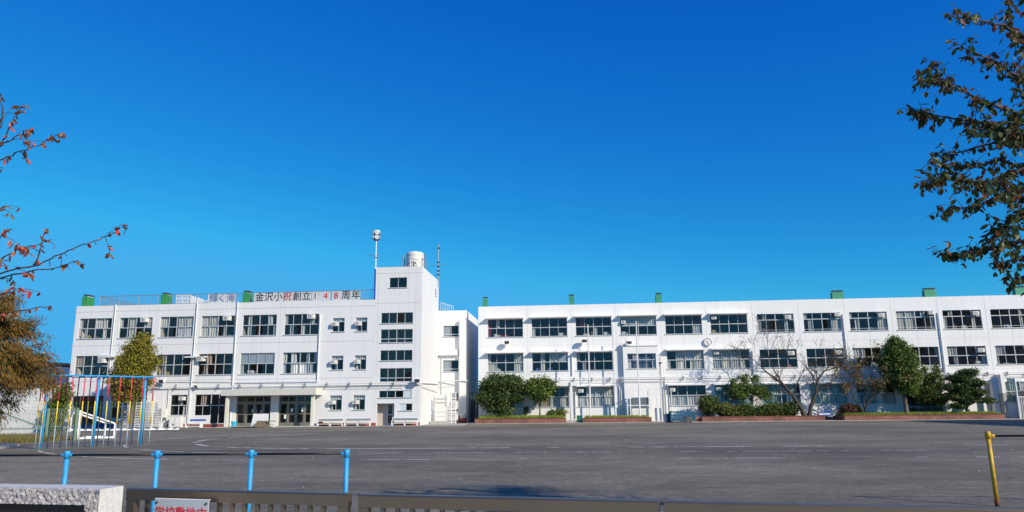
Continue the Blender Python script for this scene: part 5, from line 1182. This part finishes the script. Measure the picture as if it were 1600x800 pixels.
# a few pebbles and leaves on the yard
pv = MB()
for k in range(38):
    x, y = random.uniform(-20, 26), random.uniform(11, 62); r_ = random.uniform(.008, .022)*(1+y/90); pv.tube([(x, y, 0), (x+.003, y, r_*.6), (x, y, r_)], [r_, r_*.9, r_*.35], 5)
tag(pv.build('gravel', mat('pale_chips', (.55, .52, .46), .9)), 'scattered pale stone chips lying on the schoolyard', 'gravel', kind='stuff')

# ------------------------------------------------------------------ near cherry boughs
def leafmesh(L_, w_, m_, fold=.25, curl=.2):
    b = MB(); n = 4; prof = [0, .75, 1, .7, 0]
    for i in range(n+1):
        t = i/n; z = -L_*t; y = curl*L_*t*t
        if i in (0, n): b.v.append((0, y, z))
        else: b.v += [(-w_*prof[i], y+fold*w_, z), (0, y, z), (w_*prof[i], y+fold*w_, z)]
    b.f += [(0, 2, 1), (0, 3, 2), (1, 2, 5, 4), (2, 3, 6, 5), (4, 5, 8, 7), (5, 6, 9, 8), (7, 8, 10), (8, 9, 10)]
    return b.mesh('leaf', m_)
LEAFR = mat('cherry_leaf_green_bronze', (.05, .06, .02), .5, rand=[(.05, .09, .02), (.08, .13, .03), (.06, .08, .02), (.12, .14, .03), (.24, .07, .03), (.08, .12, .04), (.20, .22, .10)], trans=.42)
LEAFRI = mat('cherry_foliage_green_bronze', (.05, .06, .02), .5, island=[(.04, .08, .02), (.08, .13, .03), (.06, .08, .02), (.11, .13, .03), (.20, .06, .03), (.07, .11, .04)], trans=.42)
LEAFL = mat('cherry_leaf_red', (.4, .06, .04), .5, rand=[(.60, .05, .05), (.65, .12, .06), (.30, .13, .05), (.40, .22, .07), (.35, .05, .04), (.12, .10, .04)], trans=.35)
def bough(mb, pix, Y, r0, r1, jit, rnd):
    pts = [at(x, y, Y+jit*i/max(1, len(pix)-1)) for i, (x, y) in enumerate(pix)]
    P_ = []
    for i in range(len(pts)-1):
        for k in range(4): P_.append(pts[i].lerp(pts[i+1], k/4)+Vector((rnd.gauss(0, .004), rnd.gauss(0, .01), rnd.gauss(0, .004))))
    P_.append(pts[-1]); n = len(P_); mb.tube(P_, [r0+(r1-r0)*i/(n-1) for i in range(n)], 6, False); return P_
def near_tree(name, label, trunk_base, trunk_pts, boughs, Y, leaf_m, island_m, nsolo, ntot, lsize, seed, side, twigp, extra=None):
    rnd = random.Random(seed); o = thing(name, label, 'tree', trunk_base); tb = MB(); T = [Vector(p) for p in trunk_pts]
    tb.tube(T, [.24-.16*i/(len(T)-1) for i in range(len(T))], 12, False); tb.build('trunk', TRUNK, o, True)
    spots = []
    for (pix, dY, jit, dens) in boughs:
        mb = MB(); P_ = bough(mb, pix, Y+dY, .022 if dens > 1 and side < 0 else .009, .003, jit, rnd)
        s = P_[0]; a = min(T[1:], key=lambda q: (q-s).length); 
        if pix[0][0] > 1610 or pix[0][0] < -12: mb.tube([a, a.lerp(s, .5)+Vector((0, 0, .15)), s], [.05, .035, .022 if dens > 1 else .012], 6, False)
        L_ = 0
        for i in range(1, len(P_)):
            seg = (P_[i]-P_[i-1]); L_ += seg.length; fr = i/len(P_)
            for q in range(int(round(dens*(1.35 if side < 0 else 1.0)+rnd.random()*.8))):
                p = P_[i-1].lerp(P_[i], rnd.random())
                if rnd.random() < twigp:
                    d = Vector((rnd.gauss(0, 1)+side*.6, rnd.gauss(0, 1.0), rnd.gauss(0, .8)+.1)).normalized(); tl = rnd.uniform(.06, .21); e = p+d*tl; mb.tube([p, (p+e)/2+Vector((0, 0, .015)), e], [.004, .003, .002], 4, False)
                    for k in range(rnd.randint(2, 6)): spots.append(p.lerp(e, rnd.uniform(.35, 1.02)))
                else: spots.append(p)
        spots.append(P_[-1]); spots.append(P_[-1]); spots.append(P_[-2])
        mb.build('bough', TWIG, o)
    if extra:
        for (px, py, rx, ry, n, dy) in extra:
            mb = MB(); c0 = at(px, py, Y+dy)
            for k in range(n):
                e = at(px+rnd.gauss(0, rx*.55), py+rnd.gauss(0, ry*.55), Y+dy+rnd.gauss(0, .35)); 
                if k % 5 == 0: mb.tube([c0, (c0+e)/2+Vector((0, 0, .03)), e], [.006, .004, .002], 4, False)
                spots.append(e)
            mb.build('twig_cluster', TWIG, o)
    rnd.shuffle(spots); spots = spots[:ntot]
    def onscreen(p):
        v = p-Vector((0, 0, EYE)); z = v.dot(_F); return z > 0 and 0 < 800+F_PX*v.dot(_R)/z < 1600 and 0 < 400-F_PX*v.dot(_U)/z < 800
    spots.sort(key=lambda p: (0 if onscreen(p) else 1, p.y))
    me = leafmesh(lsize, lsize*.26, leaf_m); me2 = leafmesh(lsize*.8, lsize*.24, leaf_m, .4, .45)
    st_v = []; st_f = []
    mm = MB()
    for i, p in enumerate(spots):
        rot = Matrix.Rotation(rnd.uniform(0, 6.28), 4, 'Z') @ Matrix.Rotation(rnd.gauss(.4, .5), 4, 'X') @ Matrix.Rotation(rnd.gauss(0, .5), 4, 'Y'); sc = rnd.uniform(.5, 1.3)
        M_ = Matrix.Translation(p-Vector(trunk_base)) @ rot @ Matrix.Scale(sc, 4); src = me if i % 3 else me2
        if i < nsolo:
            ob = bpy.data.objects.new('leaf', src); COL.objects.link(ob); ob.parent = o; ob.matrix_local = M_
        else:
            n0 = len(mm.v); mm.v += [tuple(M_ @ v.co) for v in src.vertices]; mm.f += [tuple(n0+k for k in pl.vertices) for pl in src.polygons]
    if mm.v:
        ob = bpy.data.objects.new('foliage', mm.mesh('foliage', island_m)); COL.objects.link(ob); ob.parent = o; tag(ob, kind='stuff')
    return o
rb = [
 ([(1625, 75), (1600, 62), (1570, 40), (1532, 33), (1505, 27), (1483, 24)], 0, -.4, 2.2),
 ([(1630, 150), (1600, 128), (1572, 108), (1545, 92), (1515, 78), (1482, 63)], .3, -.2, 2.4),
 ([(1575, 40), (1577, 20), (1574, -2)], 0, 0, 1.6),
 ([(1640, 205), (1600, 178), (1550, 165), (1520, 150), (1490, 133), (1465, 118), (1462, 95)], -.3, .2, 2.8),
 ([(1490, 133), (1465, 128), (1450, 131), (1440, 127), (1434, 128)], -.3, .1, 1.4),
 ([(1640, 228), (1600, 212), (1560, 205), (1530, 190), (1500, 187), (1460, 180), (1440, 180), (1424, 170)], -.2, .3, 3.2),
 ([(1640, 215), (1595, 225), (1555, 222), (1520, 232), (1490, 242), (1470, 245)], .5, .2, 1.3),
 ([(1640, 250), (1600, 262), (1560, 285), (1510, 283), (1480, 275), (1462, 280), (1450, 288)], 0, -.3, 3.4),
 ([(1600, 262), (1560, 250), (1520, 262), (1480, 258), (1452, 252)], .1, -.3, 2.2),
 ([(1640, 285), (1590, 300), (1560, 305), (1530, 322), (1495, 325), (1466, 331)], -.2, 0, 2.4),
 ([(1640, 320), (1600, 330), (1575, 345), (1560, 365), (1546, 350)], 0, 0, 2.6),
 ([(1640, 370), (1590, 378), (1560, 385), (1540, 390), (1510, 398), (1490, 397), (1472, 398)], .1, .1, 2.6),
 ([(1630, 400), (1600, 402), (1575, 408), (1545, 412)], 0, 0, 2.4),
 ([(1640, 425), (1600, 432), (1585, 440), (1578, 430)], 0, 0, 1.6),
 ([(1640, 180), (1600, 150), (1580, 120), (1600, 80)], .4, 0, 1.8),
 ([(1700, 120), (1650, 60), (1620, 20), (1590, -10)], .2, 0, 2.2),
]
ex = [(1590, 200, 22, 26, 130, 0), (1590, 300, 22, 22, 110, .1), (1540, 195, 40, 10, 70, .3), (1535, 290, 30, 12, 70, 0), (1585, 60, 20, 20, 40, 0), (1560, 100, 30, 14, 40, .1), (1575, 215, 32, 22, 110, 0), (1545, 205, 30, 14, 60, .2), (1570, 290, 30, 24, 100, -.2), (1500, 285, 24, 13, 50, 0), (1590, 345, 18, 26, 60, .1), (1565, 380, 22, 18, 60, 0), (1590, 395, 18, 22, 50, .2), (1520, 395, 16, 7, 20, 0), (1595, 120, 14, 40, 30, .1),
      (1700, 200, 60, 120, 420, .3), (1780, 120, 80, 110, 500, .6), (1900, 30, 110, 100, 700, 0), (1720, 330, 60, 60, 220, -.3), (1950, 180, 80, 120, 500, -.5), (2090, 150, 90, 80, 500, -.2), (2260, 190, 130, 60, 350, -.6), (2010, -40, 90, 90, 400, 0)]  # this row: unseen leaf clusters added so the crown shades the yard
near_tree('cherry_tree', 'near cherry tree with green and bronze leaves reaching in at the upper right', (8.4, 8.2, 0), [(8.4, 8.2, -.1), (8.35, 8.2, 1.2), (8.2, 8.15, 2.6), (7.7, 8.1, 3.9), (7.0, 8.0, 5.0), (6.6, 8.0, 6.2)], rb, 8.0, LEAFR, LEAFRI, 300, 6500, .085, 21, -1, .5, ex)
lb = [
 ([(-40, 262), (0, 225), (15, 200), (24, 178), (38, 163)], 0, 0, .75),
 ([(-30, 275), (0, 252), (25, 240), (48, 232), (72, 220), (97, 207)], .2, 0, .75),
 ([(-30, 250), (0, 227), (20, 216), (38, 205), (53, 200)], .1, 0, 1.0),
 ([(0, 200), (4, 170), (-2, 145)], .1, 0, .3),
 ([(-40, 432), (0, 428), (60, 413), (95, 397), (120, 387), (156, 374), (180, 362), (191, 351)], 0, 0, .65),
 ([(-40, 440), (0, 434), (45, 425), (75, 420), (105, 413), (122, 407)], .15, 0, .7),
 ([(-40, 420), (0, 405), (20, 393), (36, 386), (55, 383), (74, 376)], -.1, 0, 1.0),
 ([(55, 414), (61, 398), (65, 382), (71, 357)], 0, 0, .6),
 ([(-20, 345), (0, 325), (10, 322)], 0, 0, .5),
 ([(-30, 470), (0, 460), (18, 456), (31, 449)], 0, 0, .4),
 ([(-40, 500), (0, 492), (38, 485), (58, 481), (80, 478)], .1, 0, .45),
 ([(-10, 400), (0, 372), (6, 358)], .1, 0, .8),
]
near_tree('cherry_tree', 'near cherry tree with thin twigs of red and orange leaves at the upper left', (-7.6, 6.2, 0), [(-7.6, 6.2, -.1), (-7.5, 6.2, 1.2), (-7.2, 6.2, 2.2), (-6.6, 6.2, 2.9), (-6.1, 6.2, 3.6)], lb, 6.4, LEAFL, LEAFL, 300, 330, .068, 5, 1, .22, [(-60, 420, 25, 20, 40, 0)])
